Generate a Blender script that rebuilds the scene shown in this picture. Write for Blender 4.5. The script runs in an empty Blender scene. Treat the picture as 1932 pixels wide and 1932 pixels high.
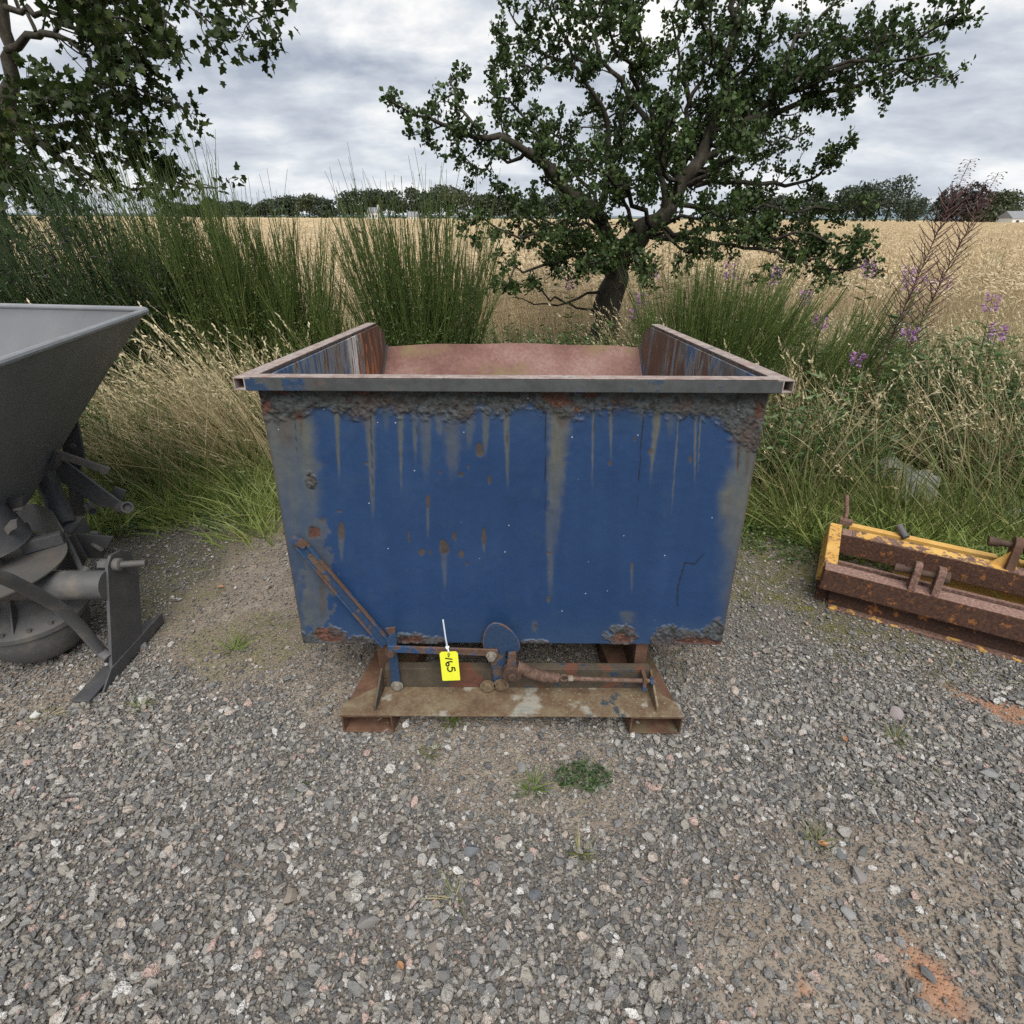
import bpy, bmesh, math, random
import numpy as np
from mathutils import Vector, Matrix, Euler

random.seed(7)
RNG = np.random.default_rng(11)
SC = bpy.context.scene
COL = SC.collection

# ------------------------------------------------------------------ camera
FPX, CH, PITCH, ROLL = 1062.0, 1.5, math.radians(27.68), math.radians(0.3)
FW = np.array([0, math.cos(PITCH), -math.sin(PITCH)])
_u0 = np.array([0, math.sin(PITCH), math.cos(PITCH)]); _r0 = np.array([1.0, 0, 0])
RT = _r0 * math.cos(ROLL) + _u0 * math.sin(ROLL)
UP = -_r0 * math.sin(ROLL) + _u0 * math.cos(ROLL)
CAM = np.array([0, 0, CH])
cd = bpy.data.cameras.new('camera'); cam = bpy.data.objects.new('camera', cd); COL.objects.link(cam)
cd.sensor_width = 36; cd.sensor_fit = 'HORIZONTAL'; cd.lens = 36 * FPX / 1932
cd.clip_start = 0.02; cd.clip_end = 6000
M = Matrix((tuple(RT), tuple(UP), tuple(-FW))).transposed().to_4x4(); M.translation = Vector(CAM)
cam.matrix_world = M
SC.camera = cam


def ray(x, y): return FW + RT * (x - 966) / FPX + UP * (966 - y) / FPX
def pz(x, y, z=0.0): d = ray(x, y); return CAM + d * (z - CH) / d[2]
def py(x, y, Y): d = ray(x, y); return CAM + d * Y / d[1]
def px(x, y, X): d = ray(x, y); return CAM + d * X / d[0]


# ------------------------------------------------------------------ light
SC.view_settings.view_transform = 'Standard'; SC.view_settings.look = 'None'
SC.view_settings.exposure = 1.4; SC.view_settings.gamma = 1.0; SC.view_settings.use_curve_mapping = False
SUN_EL, SUN_AZ = math.radians(56), math.radians(172)      # azimuth from +Y towards +X: high behind the camera, veiled by cloud
sl = bpy.data.lights.new('sun', 'SUN'); so = bpy.data.objects.new('sun', sl); COL.objects.link(so)
sl.energy = 1.5; sl.angle = math.radians(45); sl.color = (1.0, 0.955, 0.88)
sdir = Vector((math.sin(SUN_AZ) * math.cos(SUN_EL), math.cos(SUN_AZ) * math.cos(SUN_EL), math.sin(SUN_EL)))
so.rotation_euler = sdir.to_track_quat('Z', 'Y').to_euler(); so.location = (20, 30, 40)
SC.cycles.max_bounces = 6; SC.cycles.diffuse_bounces = 3; SC.cycles.glossy_bounces = 2
SC.cycles.transmission_bounces = 3; SC.cycles.transparent_max_bounces = 6
SC.cycles.sample_clamp_indirect = 6.0
try:
    SC.cycles.use_denoising = False
except Exception:
    pass


class NT:
    """small node-tree writer"""
    def __init__(self, tree): self.t = tree; self.N = tree.nodes; self.L = tree.links

    def n(self, typ, ins=None, **props):
        nd = self.N.new(typ)
        for k, v in props.items(): setattr(nd, k, v)
        for k, v in (ins or {}).items():
            s = nd.inputs[k]
            if isinstance(v, bpy.types.NodeSocket): self.L.new(v, s)
            else:
                if isinstance(v, (tuple, list)) and s.type == 'RGBA' and len(v) == 3: v = (*v, 1)
                s.default_value = v
        return nd

    def noise(self, vec, scale, detail=4, rough=0.55, dist=0.0, col=False):
        nd = self.n('ShaderNodeTexNoise', {'Vector': vec, 'Scale': scale, 'Detail': detail, 'Roughness': rough, 'Distortion': dist})
        return nd.outputs['Color' if col else 'Fac']

    def voro(self, vec, scale, feature='F1', rnd=1.0):
        nd = self.n('ShaderNodeTexVoronoi', {'Vector': vec, 'Scale': scale, 'Randomness': rnd}, feature=feature)
        return nd

    def ramp(self, fac, stops, interp='LINEAR'):
        nd = self.n('ShaderNodeValToRGB', {'Fac': fac}); cr = nd.color_ramp; cr.interpolation = interp
        while len(cr.elements) > 1: cr.elements.remove(cr.elements[-1])
        for i, (p, c) in enumerate(stops):
            e = cr.elements[0] if i == 0 else cr.elements.new(p)
            e.position = p; e.color = (c, c, c, 1) if not isinstance(c, (tuple, list)) else (*c[:3], 1)
        return nd.outputs['Color']

    def mix(self, f, a, b, blend='MIX'):
        nd = self.n('ShaderNodeMix', data_type='RGBA', blend_type=blend)
        for i, v in ((0, f), (6, a), (7, b)):
            if isinstance(v, bpy.types.NodeSocket): self.L.new(v, nd.inputs[i])
            else: nd.inputs[i].default_value = v if i == 0 else ((*v, 1) if len(v) == 3 else v)
        return nd.outputs[2]

    def m(self, op, a, b=0.0, c=None, clamp=False):
        nd = self.n('ShaderNodeMath', operation=op, use_clamp=clamp)
        for i, v in enumerate((a, b) if c is None else (a, b, c)):
            if isinstance(v, bpy.types.NodeSocket): self.L.new(v, nd.inputs[i])
            else: nd.inputs[i].default_value = v
        return nd.outputs[0]

    def mr(self, v, a, b, c=0.0, d=1.0, smooth=False):
        nd = self.n('ShaderNodeMapRange', {0: v, 1: a, 2: b, 3: c, 4: d}, clamp=True,
                    interpolation_type='SMOOTHSTEP' if smooth else 'LINEAR')
        return nd.outputs[0]

    def scale(self, vec, s):
        return self.n('ShaderNodeMapping', {'Vector': vec, 'Scale': s}).outputs[0]

    def obj(self): return self.n('ShaderNodeTexCoord').outputs['Object']
    def rnd(self): return self.n('ShaderNodeObjectInfo').outputs['Random']
    def attr(self, name): return self.n('ShaderNodeAttribute', attribute_name=name).outputs['Fac']
    def sep(self, v): return self.n('ShaderNodeSeparateXYZ', {0: v}).outputs
    def bump(self, h, strength=0.5, dist=0.01, nrm=None):
        ins = {'Height': h, 'Strength': strength, 'Distance': dist}
        if nrm is not None: ins['Normal'] = nrm
        return self.n('ShaderNodeBump', ins).outputs[0]


def material(name):
    m = bpy.data.materials.new(name); m.use_nodes = True
    t = NT(m.node_tree); t.N.clear()
    out = t.n('ShaderNodeOutputMaterial'); t.out = out
    return m, t


def finish(t, color, rough=0.6, metal=0.0, normal=None, spec=0.5):
    ins = {'Base Color': color, 'Roughness': rough, 'Metallic': metal, 'Specular IOR Level': spec}
    if normal is not None: ins['Normal'] = normal
    p = t.n('ShaderNodeBsdfPrincipled', ins); t.L.new(p.outputs[0], t.out.inputs[0]); return p


# world: physical sky seen through a broken stratocumulus deck projected on a plane
W = bpy.data.worlds.new('World'); SC.world = W; W.use_nodes = True
w = NT(W.node_tree); w.N.clear()
sky = w.n('ShaderNodeTexSky', sky_type='NISHITA', sun_disc=False)
sky.sun_elevation = SUN_EL; sky.sun_rotation = SUN_AZ
gen = w.n('ShaderNodeTexCoord').outputs['Generated']
sx, sy_, sz_ = w.sep(gen)
den = w.m('ADD', w.m('MAXIMUM', sz_, 0.0), 0.27)
pv = w.n('ShaderNodeCombineXYZ', {0: w.m('DIVIDE', sx, den), 1: w.m('DIVIDE', sy_, den), 2: 19.9}).outputs[0]
big = w.noise(w.scale(pv, (1.0, 1.1, 1)), 1.0, 2, 0.5, 0.2)
fine = w.noise(w.scale(pv, (1.0, 1.15, 1)), 3.2, 10, 0.56, 0.15)
dens = w.m('ADD', w.m('MULTIPLY', big, 0.5), w.m('MULTIPLY', fine, 0.5))
cc = w.ramp(dens, [(0.36, (1.16, 1.15, 1.12)), (0.43, (1.0, 1.01, 1.02)), (0.48, (0.78, 0.83, 0.89)),
                   (0.53, (0.60, 0.66, 0.75)), (0.61, (0.39, 0.45, 0.56))])
hor = w.mr(sz_, 0.0, 0.2, 0.5, 0.0)
cc = w.mix(hor, cc, (0.82, 0.88, 0.94))
cc10 = w.n('ShaderNodeVectorMath', {0: cc, 1: (3.75, 3.7, 3.65)}, operation='MULTIPLY').outputs[0]
gap = w.mr(dens, 0.36, 0.28, 0.0, 0.1)
wc = w.mix(gap, cc10, sky.outputs[0])
bg = w.n('ShaderNodeBackground', {'Color': wc, 'Strength': 0.1})
w.L.new(bg.outputs[0], w.n('ShaderNodeOutputWorld').inputs[0])


# ------------------------------------------------------------------ helpers
def tag(o, label=None, cat=None, group=None, kind=None):
    if label: o['label'] = label
    if cat: o['category'] = cat
    if group: o['group'] = group
    if kind: o['kind'] = kind
    return o


def empty(name, loc, label, cat, group=None):
    o = bpy.data.objects.new(name, None); COL.objects.link(o); o.location = loc; o.empty_display_size = 0.1
    return tag(o, label, cat, group)


def link_mesh(name, me, parent=None):
    o = bpy.data.objects.new(name, me); COL.objects.link(o)
    if parent is not None:
        o.parent = parent
    return o


def root_loc(o):
    v = Vector((0, 0, 0))
    while o is not None: v += o.location; o = o.parent
    return v


def fast_mesh(name, verts, faces_flat, nper, mats, attrs=None, smooth=False):
    """verts (N,3); faces_flat (F,nper) ints"""
    me = bpy.data.meshes.new(name)
    verts = np.asarray(verts, dtype=np.float32); faces = np.asarray(faces_flat, dtype=np.int32)
    nf = len(faces)
    me.vertices.add(len(verts)); me.vertices.foreach_set('co', verts.ravel())
    me.loops.add(nf * nper); me.loops.foreach_set('vertex_index', faces.ravel())
    me.polygons.add(nf)
    me.polygons.foreach_set('loop_start', np.arange(0, nf * nper, nper, dtype=np.int32))
    if smooth: me.polygons.foreach_set('use_smooth', np.ones(nf, dtype=bool))
    for k, a in (attrs or {}).items():
        at = me.attributes.new(k, 'FLOAT', 'POINT'); at.data.foreach_set('value', np.asarray(a, dtype=np.float32))
    me.update(calc_edges=True)
    for mm in (mats if isinstance(mats, (list, tuple)) else [mats]): me.materials.append(mm)
    return me


class MB:
    """collects shapes in world space, then becomes ONE mesh object"""
    def __init__(self): self.v = []; self.f = []

    def add(self, vs, fs):
        b = len(self.v); self.v += [tuple(p) for p in vs]; self.f += [tuple(i + b for i in f) for f in fs]; return self

    def box(self, c, s, R=None):
        c = Vector(c); h = Vector(s) / 2; R = R or Matrix.Identity(3)
        vs = [c + R @ Vector((sx * h.x, sy * h.y, sz * h.z)) for sx in (-1, 1) for sy in (-1, 1) for sz in (-1, 1)]
        return self.add(vs, [(0, 1, 3, 2), (4, 6, 7, 5), (0, 4, 5, 1), (2, 3, 7, 6), (0, 2, 6, 4), (1, 5, 7, 3)])

    def bar(self, a, b, wd, th, up=(0, 0, 1)):
        """flat bar from a to b: width wd across (in 'up' sense), thickness th"""
        a = Vector(a); b = Vector(b); d = (b - a); L = d.length; x = d.normalized()
        z = Vector(up); z = (z - x * z.dot(x)).normalized(); y = z.cross(x)
        R = Matrix((x, y, z)).transposed()
        return self.box((a + b) / 2, (L, th, wd), R)

    def prism(self, pts, ext):
        """closed polygon of 3-D points extruded by vector ext"""
        n = len(pts); P = [Vector(p) for p in pts]; e = Vector(ext)
        nrm = Vector((0, 0, 0))
        for i in range(n): nrm += P[i].cross(P[(i + 1) % n])
        if nrm.dot(e) > 0: P = P[::-1]
        vs = P + [p + e for p in P]
        fs = [tuple(range(n)), tuple(range(2 * n - 1, n - 1, -1))]
        for i in range(n):
            j = (i + 1) % n; fs.append((j, i, i + n, j + n))
        return self.add(vs, fs)

    def tube(self, pts, r, n=12, caps=True, hollow=0.0):
        P = [Vector(p) for p in pts]; m = len(P)
        R = r if isinstance(r, (list, tuple, np.ndarray)) else [r] * m
        rings = []; prev = None
        for i in range(m):
            t = (P[min(i + 1, m - 1)] - P[max(i - 1, 0)]).normalized()
            if prev is None:
                a = Vector((0, 0, 1)) if abs(t.z) < 0.9 else Vector((1, 0, 0)); u = t.cross(a).normalized()
            else:
                u = (prev - t * prev.dot(t)).normalized()
            v = t.cross(u); prev = u
            rings.append([P[i] + (u * math.cos(q) + v * math.sin(q)) * R[i] for q in [2 * math.pi * k / n for k in range(n)]])
        vs = [p for rg in rings for p in rg]; fs = []
        for i in range(m - 1):
            for k in range(n):
                k2 = (k + 1) % n
                fs.append((i * n + k, i * n + k2, (i + 1) * n + k2, (i + 1) * n + k))
        if hollow:
            for e, (i, ii) in enumerate(((0, 1), (m - 1, m - 2))):
                t = (P[i] - P[ii]).normalized(); b = len(vs)
                ri = [P[i] + (q - P[i]) * hollow for q in rings[i]]
                rd = [q - t * min((P[i] - P[ii]).length * .8, R[i] * 4) for q in ri]
                vs += ri + rd
                for k in range(n):
                    k2 = (k + 1) % n
                    fs.append((i * n + k2, i * n + k, b + k, b + k2) if e == 0 else (i * n + k, i * n + k2, b + k2, b + k))
                    fs.append((b + k2, b + k, b + n + k, b + n + k2) if e == 0 else (b + k, b + k2, b + n + k2, b + n + k))
                fs.append(tuple(b + n + k for k in (range(n) if e else range(n - 1, -1, -1)))[::-1])
        elif caps:
            fs.append(tuple(range(n - 1, -1, -1))); fs.append(tuple((m - 1) * n + k for k in range(n)))
        return self.add(vs, fs)

    def cyl(self, a, b, r, n=20, hollow=0.0): return self.tube([a, b], r, n, True, hollow)

    def lathe(self, prof, c, n=40, axis=None):
        """profile (r, z) about vertical axis at c"""
        c = Vector(c); vs = []; fs = []
        for r, z in prof:
            for k in range(n):
                q = 2 * math.pi * k / n; vs.append(c + Vector((r * math.cos(q), r * math.sin(q), z)))
        for i in range(len(prof) - 1):
            for k in range(n):
                k2 = (k + 1) % n; fs.append((i * n + k, i * n + k2, (i + 1) * n + k2, (i + 1) * n + k))
        return self.add(vs, fs)

    def build(self, name, mat, parent=None, bevel=0.0, smooth=True, angle=35, label=None, seg=2):
        off = root_loc(parent) if parent is not None else Vector((0, 0, 0))
        me = bpy.data.meshes.new(name)
        me.from_pydata([Vector(p) - off for p in self.v], [], self.f)
        bm = bmesh.new(); bm.from_mesh(me); bmesh.ops.recalc_face_normals(bm, faces=bm.faces)
        bm.to_mesh(me); bm.free()
        me.materials.append(mat)
        if smooth:
            me.polygons.foreach_set('use_smooth', [True] * len(me.polygons))
            me.set_sharp_from_angle(angle=math.radians(angle))
        o = link_mesh(name, me, parent)
        if bevel:
            b = o.modifiers.new('bevel', 'BEVEL'); b.width = bevel; b.segments = seg; b.limit_method = 'ANGLE'
            b.angle_limit = math.radians(40); b.harden_normals = True
        if label: o['label'] = label
        return o


# value noise for wear maps and placement
_PERM = np.random.default_rng(3).random((256, 256)).astype(np.float32)
def vn(x, y):
    x = np.asarray(x, dtype=np.float64); y = np.asarray(y, dtype=np.float64)
    xi = np.floor(x).astype(int); yi = np.floor(y).astype(int); fx = x - xi; fy = y - yi
    fx = fx * fx * (3 - 2 * fx); fy = fy * fy * (3 - 2 * fy)
    g = lambda a, b: _PERM[a & 255, b & 255]
    return (g(xi, yi) * (1 - fx) + g(xi + 1, yi) * fx) * (1 - fy) + (g(xi, yi + 1) * (1 - fx) + g(xi + 1, yi + 1) * fx) * fy
def fbm(x, y, o=4, s=0.0):
    a = 0.5; t = 0; r = 0
    for i in range(o):
        r = r + a * vn(np.asarray(x) * 2 ** i + 17.3 * i + s, np.asarray(y) * 2 ** i + 9.1 * i + s * 1.7); t += a; a *= 0.5
    return r / t
def sstep(a, b, x):
    t = np.clip((np.asarray(x) - a) / (b - a), 0, 1); return t * t * (3 - 2 * t)


def scatter(name, protos, pts, rot, scl, label, cat, idx=None):
    """one 'stuff' object: points carrying instances of the prototype meshes"""
    n = len(pts)
    coll = bpy.data.collections.new(name + '_kinds')
    for i, me in enumerate(protos):
        coll.objects.link(bpy.data.objects.new('%s_kind' % name, me))
    me = bpy.data.meshes.new(name)
    me.vertices.add(n); me.vertices.foreach_set('co', np.asarray(pts, dtype=np.float32).ravel())
    a = me.attributes.new('rot', 'FLOAT_VECTOR', 'POINT'); a.data.foreach_set('vector', np.asarray(rot, dtype=np.float32).ravel())
    s = np.asarray(scl, dtype=np.float32)
    if s.ndim == 1: s = np.repeat(s[:, None], 3, 1)
    a = me.attributes.new('scl', 'FLOAT_VECTOR', 'POINT'); a.data.foreach_set('vector', s.ravel())
    if idx is None: idx = RNG.integers(0, len(protos), n)
    a = me.attributes.new('idx', 'INT', 'POINT'); a.data.foreach_set('value', np.asarray(idx, dtype=np.int32))
    o = link_mesh(name, me)
    g = bpy.data.node_groups.new(name + '_scatter', 'GeometryNodeTree')
    g.interface.new_socket('Geometry', in_out='INPUT', socket_type='NodeSocketGeometry')
    g.interface.new_socket('Geometry', in_out='OUTPUT', socket_type='NodeSocketGeometry')
    N = g.nodes; L = g.links
    gi = N.new('NodeGroupInput'); go = N.new('NodeGroupOutput'); ip = N.new('GeometryNodeInstanceOnPoints')
    ci = N.new('GeometryNodeCollectionInfo'); ci.inputs['Collection'].default_value = coll
    ci.inputs['Separate Children'].default_value = True; ci.inputs['Reset Children'].default_value = True
    def na(nm, ty):
        q = N.new('GeometryNodeInputNamedAttribute'); q.data_type = ty; q.inputs['Name'].default_value = nm; return q.outputs['Attribute']
    L.new(gi.outputs[0], ip.inputs['Points']); L.new(ci.outputs[0], ip.inputs['Instance'])
    ip.inputs['Pick Instance'].default_value = True
    L.new(na('idx', 'INT'), ip.inputs['Instance Index']); L.new(na('rot', 'FLOAT_VECTOR'), ip.inputs['Rotation'])
    L.new(na('scl', 'FLOAT_VECTOR'), ip.inputs['Scale']); L.new(ip.outputs[0], go.inputs[0])
    md = o.modifiers.new('scatter', 'NODES'); md.node_group = g
    return tag(o, label, cat, None, 'stuff')


# ------------------------------------------------------------------ ground materials
def m_ground():
    m, t = material('grit_and_dirt'); o = t.obj()
    n1 = t.noise(o, 1.6, 5, 0.6); n2 = t.noise(o, 14, 5, 0.65); n3 = t.noise(o, 90, 3, 0.6)
    v = t.voro(o, 120); v2 = t.voro(o, 260)
    dirt = t.ramp(n2, [(0.3, (0.18, 0.145, 0.115)), (0.5, (0.25, 0.208, 0.168)), (0.7, (0.33, 0.285, 0.235))])
    cell = t.n('ShaderNodeSeparateColor', {0: v.outputs['Color']}).outputs[0]
    grit = t.ramp(cell, [(0.0, (0.095, 0.103, 0.112)), (0.35, (0.165, 0.165, 0.166)), (0.62, (0.235, 0.22, 0.205)), (0.85, (0.34, 0.31, 0.285)), (1.0, (0.52, 0.49, 0.46))])
    cell2 = t.n('ShaderNodeSeparateColor', {0: v2.outputs['Color']}).outputs[1]
    grit2 = t.ramp(cell2, [(0.0, (0.10, 0.10, 0.105)), (0.5, (0.20, 0.185, 0.17)), (0.9, (0.33, 0.30, 0.27)), (1.0, (0.5, 0.46, 0.42))])
    edge = t.mr(v.outputs['Distance'], 0.28, 0.55, 1.0, 0.0)
    c = t.mix(t.mr(n1, 0.35, 0.65, 0.35, 0.8), dirt, grit2)
    sel = t.m('MULTIPLY', edge, t.mr(n2, 0.42, 0.55))
    c = t.mix(sel, c, grit)
    c = t.mix(.5, c, (.05, .045, .04))  # grit colour darkened to paint the shade in gaps between stones
    c = t.mix(t.m('MULTIPLY', t.attr('dirt'), 0.85), c, dirt)
    sandc = t.ramp(n3, [(0.3, (0.22, 0.115, 0.07)), (0.6, (0.34, 0.19, 0.12)), (0.8, (0.44, 0.30, 0.22))])
    c = t.mix(t.m('MULTIPLY', t.attr('sand'), t.mr(n2, 0.25, 0.5, 0.7, 1.0)), c, sandc)
    mossc = t.ramp(n3, [(0.3, (0.055, 0.055, 0.018)), (0.55, (0.12, 0.115, 0.03)), (0.75, (0.21, 0.19, 0.07))])
    c = t.mix(t.m('MULTIPLY', t.attr('moss'), t.mr(n2, 0.38, 0.6)), c, mossc)
    h = t.m('ADD', t.m('MULTIPLY', edge, 0.6), t.m('ADD', t.m('MULTIPLY', n3, 0.5), t.m('MULTIPLY', n2, 0.9)))
    finish(t, c, 0.93, 0, t.bump(h, 0.9, 0.006), 0.25); return m


def m_soil():
    m, t = material('verge_soil'); o = t.obj()
    n = t.noise(o, 3, 5, 0.6); n2 = t.noise(o, 40, 3, 0.6)
    c = t.ramp(n2, [(0.3, (0.045, 0.043, 0.018)), (0.55, (0.105, 0.09, 0.04)), (0.75, (0.17, 0.145, 0.075))])
    c = t.mix(t.mr(n, 0.4, 0.65), c, (0.06, 0.075, 0.024))
    finish(t, c, 0.95, 0, t.bump(n2, 0.8, 0.03), 0.2); return m


def m_stone():
    m, t = material('gravel_stone'); o = t.obj(); r = t.rnd()
    base = t.ramp(r, [(0.0, (0.145, 0.146, 0.147)), (0.16, (0.215, 0.214, 0.21)), (0.32, (0.285, 0.262, 0.232)), (0.46, (0.335, 0.318, 0.295)),
                      (0.58, (0.34, 0.312, 0.272)), (0.68, (0.42, 0.40, 0.375)), (0.77, (0.28, 0.272, 0.265)), (0.85, (0.50, 0.425, 0.37)),
                      (0.895, (0.56, 0.53, 0.49)), (0.945, (0.70, 0.68, 0.66)), (0.98, (0.54, 0.39, 0.34))], 'CONSTANT')
    n = t.noise(o, 2.6, 4, 0.65); sp = t.noise(o, 9, 3, 0.7)
    c = t.mix(t.mr(n, 0.35, 0.7, 0.0, 0.25), base, t.mix(0.5, base, (0.27, 0.235, 0.20)))
    dk = t.m('MULTIPLY', t.mr(sp, 0.53, 0.6), t.mr(r, 0.86, 0.9, 0.25, 0.8))
    c = t.mix(dk, c, (0.10, 0.105, 0.115))
    lt = t.m('MULTIPLY', t.mr(sp, 0.42, 0.33), 0.22)
    c = t.mix(lt, c, (0.42, 0.41, 0.39))
    finish(t, c, 0.88, 0, t.bump(n, 0.6, 0.1), 0.3); return m


M_GROUND, M_SOIL, M_STONE = m_ground(), m_soil(), m_stone()

# ------------------------------------------------------------------ ground: one great sheet, the gravel yard upon it
gb = MB(); gb.add([(-3000, -1500, -0.03), (3000, -1500, -0.03), (3000, 5000, -0.03), (-3000, 5000, -0.03)], [(0, 1, 2, 3)])
tag(gb.build('ground', M_SOIL), kind='structure')

SKIP_X, BASE_Y = 0.003, 1.295


def yard_z(x, y): return (fbm(np.asarray(x) * 1.3, np.asarray(y) * 1.3, 3) - 0.5) * 0.022
def blob(x, y, cx, cy, rx, ry, s=0.0, a=0.0):
    dx = x - cx; dy = y - cy; ca, sa = math.cos(a), math.sin(a)
    u = (dx * ca + dy * sa) / rx; v = (-dx * sa + dy * ca) / ry
    d = np.sqrt(u * u + v * v) + (fbm(x * 9 + s, y * 9, 3) - 0.5) * 1.1
    return sstep(1.05, 0.6, d)


P_S1, P_S2, P_S3 = pz(1765, 1850), pz(1870, 1340), pz(1520, 1860)
def sand_mask(x, y):
    return np.maximum(np.maximum(blob(x, y, P_S1[0], P_S1[1], 0.075, 0.12, 1, 0.35), blob(x, y, P_S2[0] + .04, P_S2[1], 0.15, 0.055, 2, -0.65)),
                      blob(x, y, P_S3[0], P_S3[1], 0.022, 0.022, 3))
def verge_edge(x):      # where turf takes over from gravel
    x = np.asarray(x, dtype=float)
    e = np.interp(x, [-4.5, -2.6, -2.1, -1.5, -.8, .8, 1.25, 1.6, 2.2, 3, 4.5], [2.5, 2.62, 2.72, 2.9, 3.0, 3.05, 2.75, 2.5, 2.3, 2.2, 2.0])
    return e + (fbm(x * 2.3, x * 0.7 + 4, 3) - 0.5) * 0.3
def moss_mask(x, y):
    d = y - verge_edge(x)
    a = sstep(-0.5, -0.02, d + (fbm(x * 3, y * 3, 4) - 0.5) * 0.7)
    l = blob(x, y, -1.62, 2.2, 0.35, 0.5, 5) * 0.6 + blob(x, y, 1.25, 2.25, 0.3, 0.45, 6) * .9 + blob(x, y, -1.0, 1.75, .35, .25, 7) * .6 + blob(x, y, 1.55, 1.8, .35, .3, 9) * .6
    return np.clip(a + l, 0, 1)
def dirt_mask(x, y):
    return np.clip(sstep(0.47, 0.6, fbm(x * 1.7 + 3, y * 1.7, 4)) * .95 + blob(x, y, 0, 1.9, .9, .5, 8) * .5, 0, 1)


nx, ny = 420, 175
xs = np.linspace(-4.6, 4.6, nx); ys = np.linspace(-0.4, 3.5, ny)
X, Y = np.meshgrid(xs, ys); X = X.ravel(); Y = Y.ravel()
Z = yard_z(X, Y) - 0.002
ii = np.arange(nx * ny).reshape(ny, nx)
fc = np.stack([ii[:-1, :-1], ii[:-1, 1:], ii[1:, 1:], ii[1:, :-1]], -1).reshape(-1, 4)
me = fast_mesh('gravel_yard', np.stack([X, Y, Z], 1), fc, 4, M_GROUND,
               {'sand': sand_mask(X, Y), 'moss': moss_mask(X, Y), 'dirt': dirt_mask(X, Y)}, True)
tag(link_mesh('gravel_yard', me), kind='structure')


def stone_mesh(seed, name='gravel', flat=0.62, npt=15, mat=None):
    r = np.random.default_rng(seed); bm = bmesh.new()
    e = np.array([1.0, r.uniform(.5, .9), r.uniform(.38, .72) * flat / .62])
    for i in range(npt):
        p = r.normal(size=3); p /= np.linalg.norm(p); p = p * e * 0.5 * r.uniform(.88, 1.05); bm.verts.new(p)
    g = bmesh.ops.convex_hull(bm, input=bm.verts)
    for q in [q for q in bm.verts if not q.link_faces]: bm.verts.remove(q)
    me = bpy.data.meshes.new(name); bm.to_mesh(me); bm.free(); me.materials.append(mat or M_STONE)
    me.polygons.foreach_set('use_smooth', [True] * len(me.polygons)); me.set_sharp_from_angle(angle=math.radians(38))
    return me


protos = [stone_mesh(100 + i, npt=[12, 16, 20, 26][i % 4]) for i in range(18)]
def gravel(n, y0, y1, hw, smin, smed, sig, smax):
    u = RNG.random(n); y = y0 + (y1 - y0) * RNG.random(n); x = RNG.uniform(-1, 1, n) * (hw * (y * .95 + 0.95))
    s = np.clip(smed * np.exp(RNG.normal(0, sig, n)), smin, smax)
    keep = RNG.random(n) > np.clip(dirt_mask(x, y) * .6 + moss_mask(x, y) * .42, 0, .9)
    keep &= RNG.random(n) > sand_mask(x, y) * .9
    keep &= (y < verge_edge(x) - 0.02) & ((s < .03) | (y < 2.2))
    return x[keep], y[keep], s[keep]
a = gravel(80000, .42, 1.75, 1.0, .005, .0092, .45, .05)
b = gravel(100000, 1.0, 3.0, .95, .005, .0086, .42, .04)
c = gravel(4200, .42, 1.5, 1.0, .018, .025, .25, .05)
x = np.concatenate([a[0], b[0], c[0]]); y = np.concatenate([a[1], b[1], c[1]]); s = np.concatenate([a[2], b[2], c[2]])
n = len(x)
rot = np.stack([RNG.normal(0, .28, n), RNG.normal(0, .28, n), RNG.uniform(0, 6.28, n)], 1)
z = yard_z(x, y) + s * RNG.uniform(.0, .28, n)
scatter('gravel', protos, np.stack([x, y, z], 1), rot, s, 'loose grey crushed stone gravel covering the yard', 'gravel')

# single stones one can point to
LOCS = [
    (72, 1352, 26, (.58, .58, .56), 'pale speckled stone beside the foot of the grey spreader'),
    (545, 1693, 36, (.25, .215, .18), 'buff flat stone, largest in the lower left gravel'),
    (695, 1742, 46, (.235, .225, .215), 'grey wedge-shaped stone at the lower left of centre'),
    (1543, 1502, 30, (.22, .19, .165), 'brownish stone tipped on edge in the gravel right of the skip'),
    (1628, 1608, 34, (.13, .135, .125), 'dark angular stone leaning on a grey one, right foreground'),
    (1618, 1652, 40, (.25, .235, .225), 'warm grey rounded stone just below the dark angular stone'),
    (1862, 1462, 40, (.26, .265, .26), 'flat pale grey stone near the right edge of the gravel'),
    (1750, 1940 - 100, 36, (.16, .16, .165), 'dark oblong stone lying on the orange sand'),
    (1585, 1700 - 90, 28, (.17, .175, .18), 'slate grey oblong stone left of the dark angular stone'),
    (888, 1608, 36, (.165, .175, .19), 'slate grey slab of stone below the centre of the skip'),
    (1008, 1690, 28, (.15, .16, .175), 'blue grey stone in the gravel right of the pale patch'),
    (822, 1790, 32, (.23, .20, .175), 'oval buff stone near the bottom centre'),
    (838, 1840, 40, (.20, .20, .195), 'long grey stone at the bottom centre'),
    (670, 1553, 24, (.5, .5, .48), 'white flecked stone in the gravel left of centre'),
    (1690, 1350, 34, (.3, .26, .26), 'pinkish flat stone in the gravel right of the skip'),
    (1600, 1725, 34, (.33, .33, .33), 'black and white speckled stone in the right foreground'),
    (60, 1655, 30, (.2, .205, .215), 'blue grey stone by the left edge of the gravel'),
    (985, 1448, 26, (.26, .26, .26), 'light grey stone beside the green grass tuft'),
]
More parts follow.
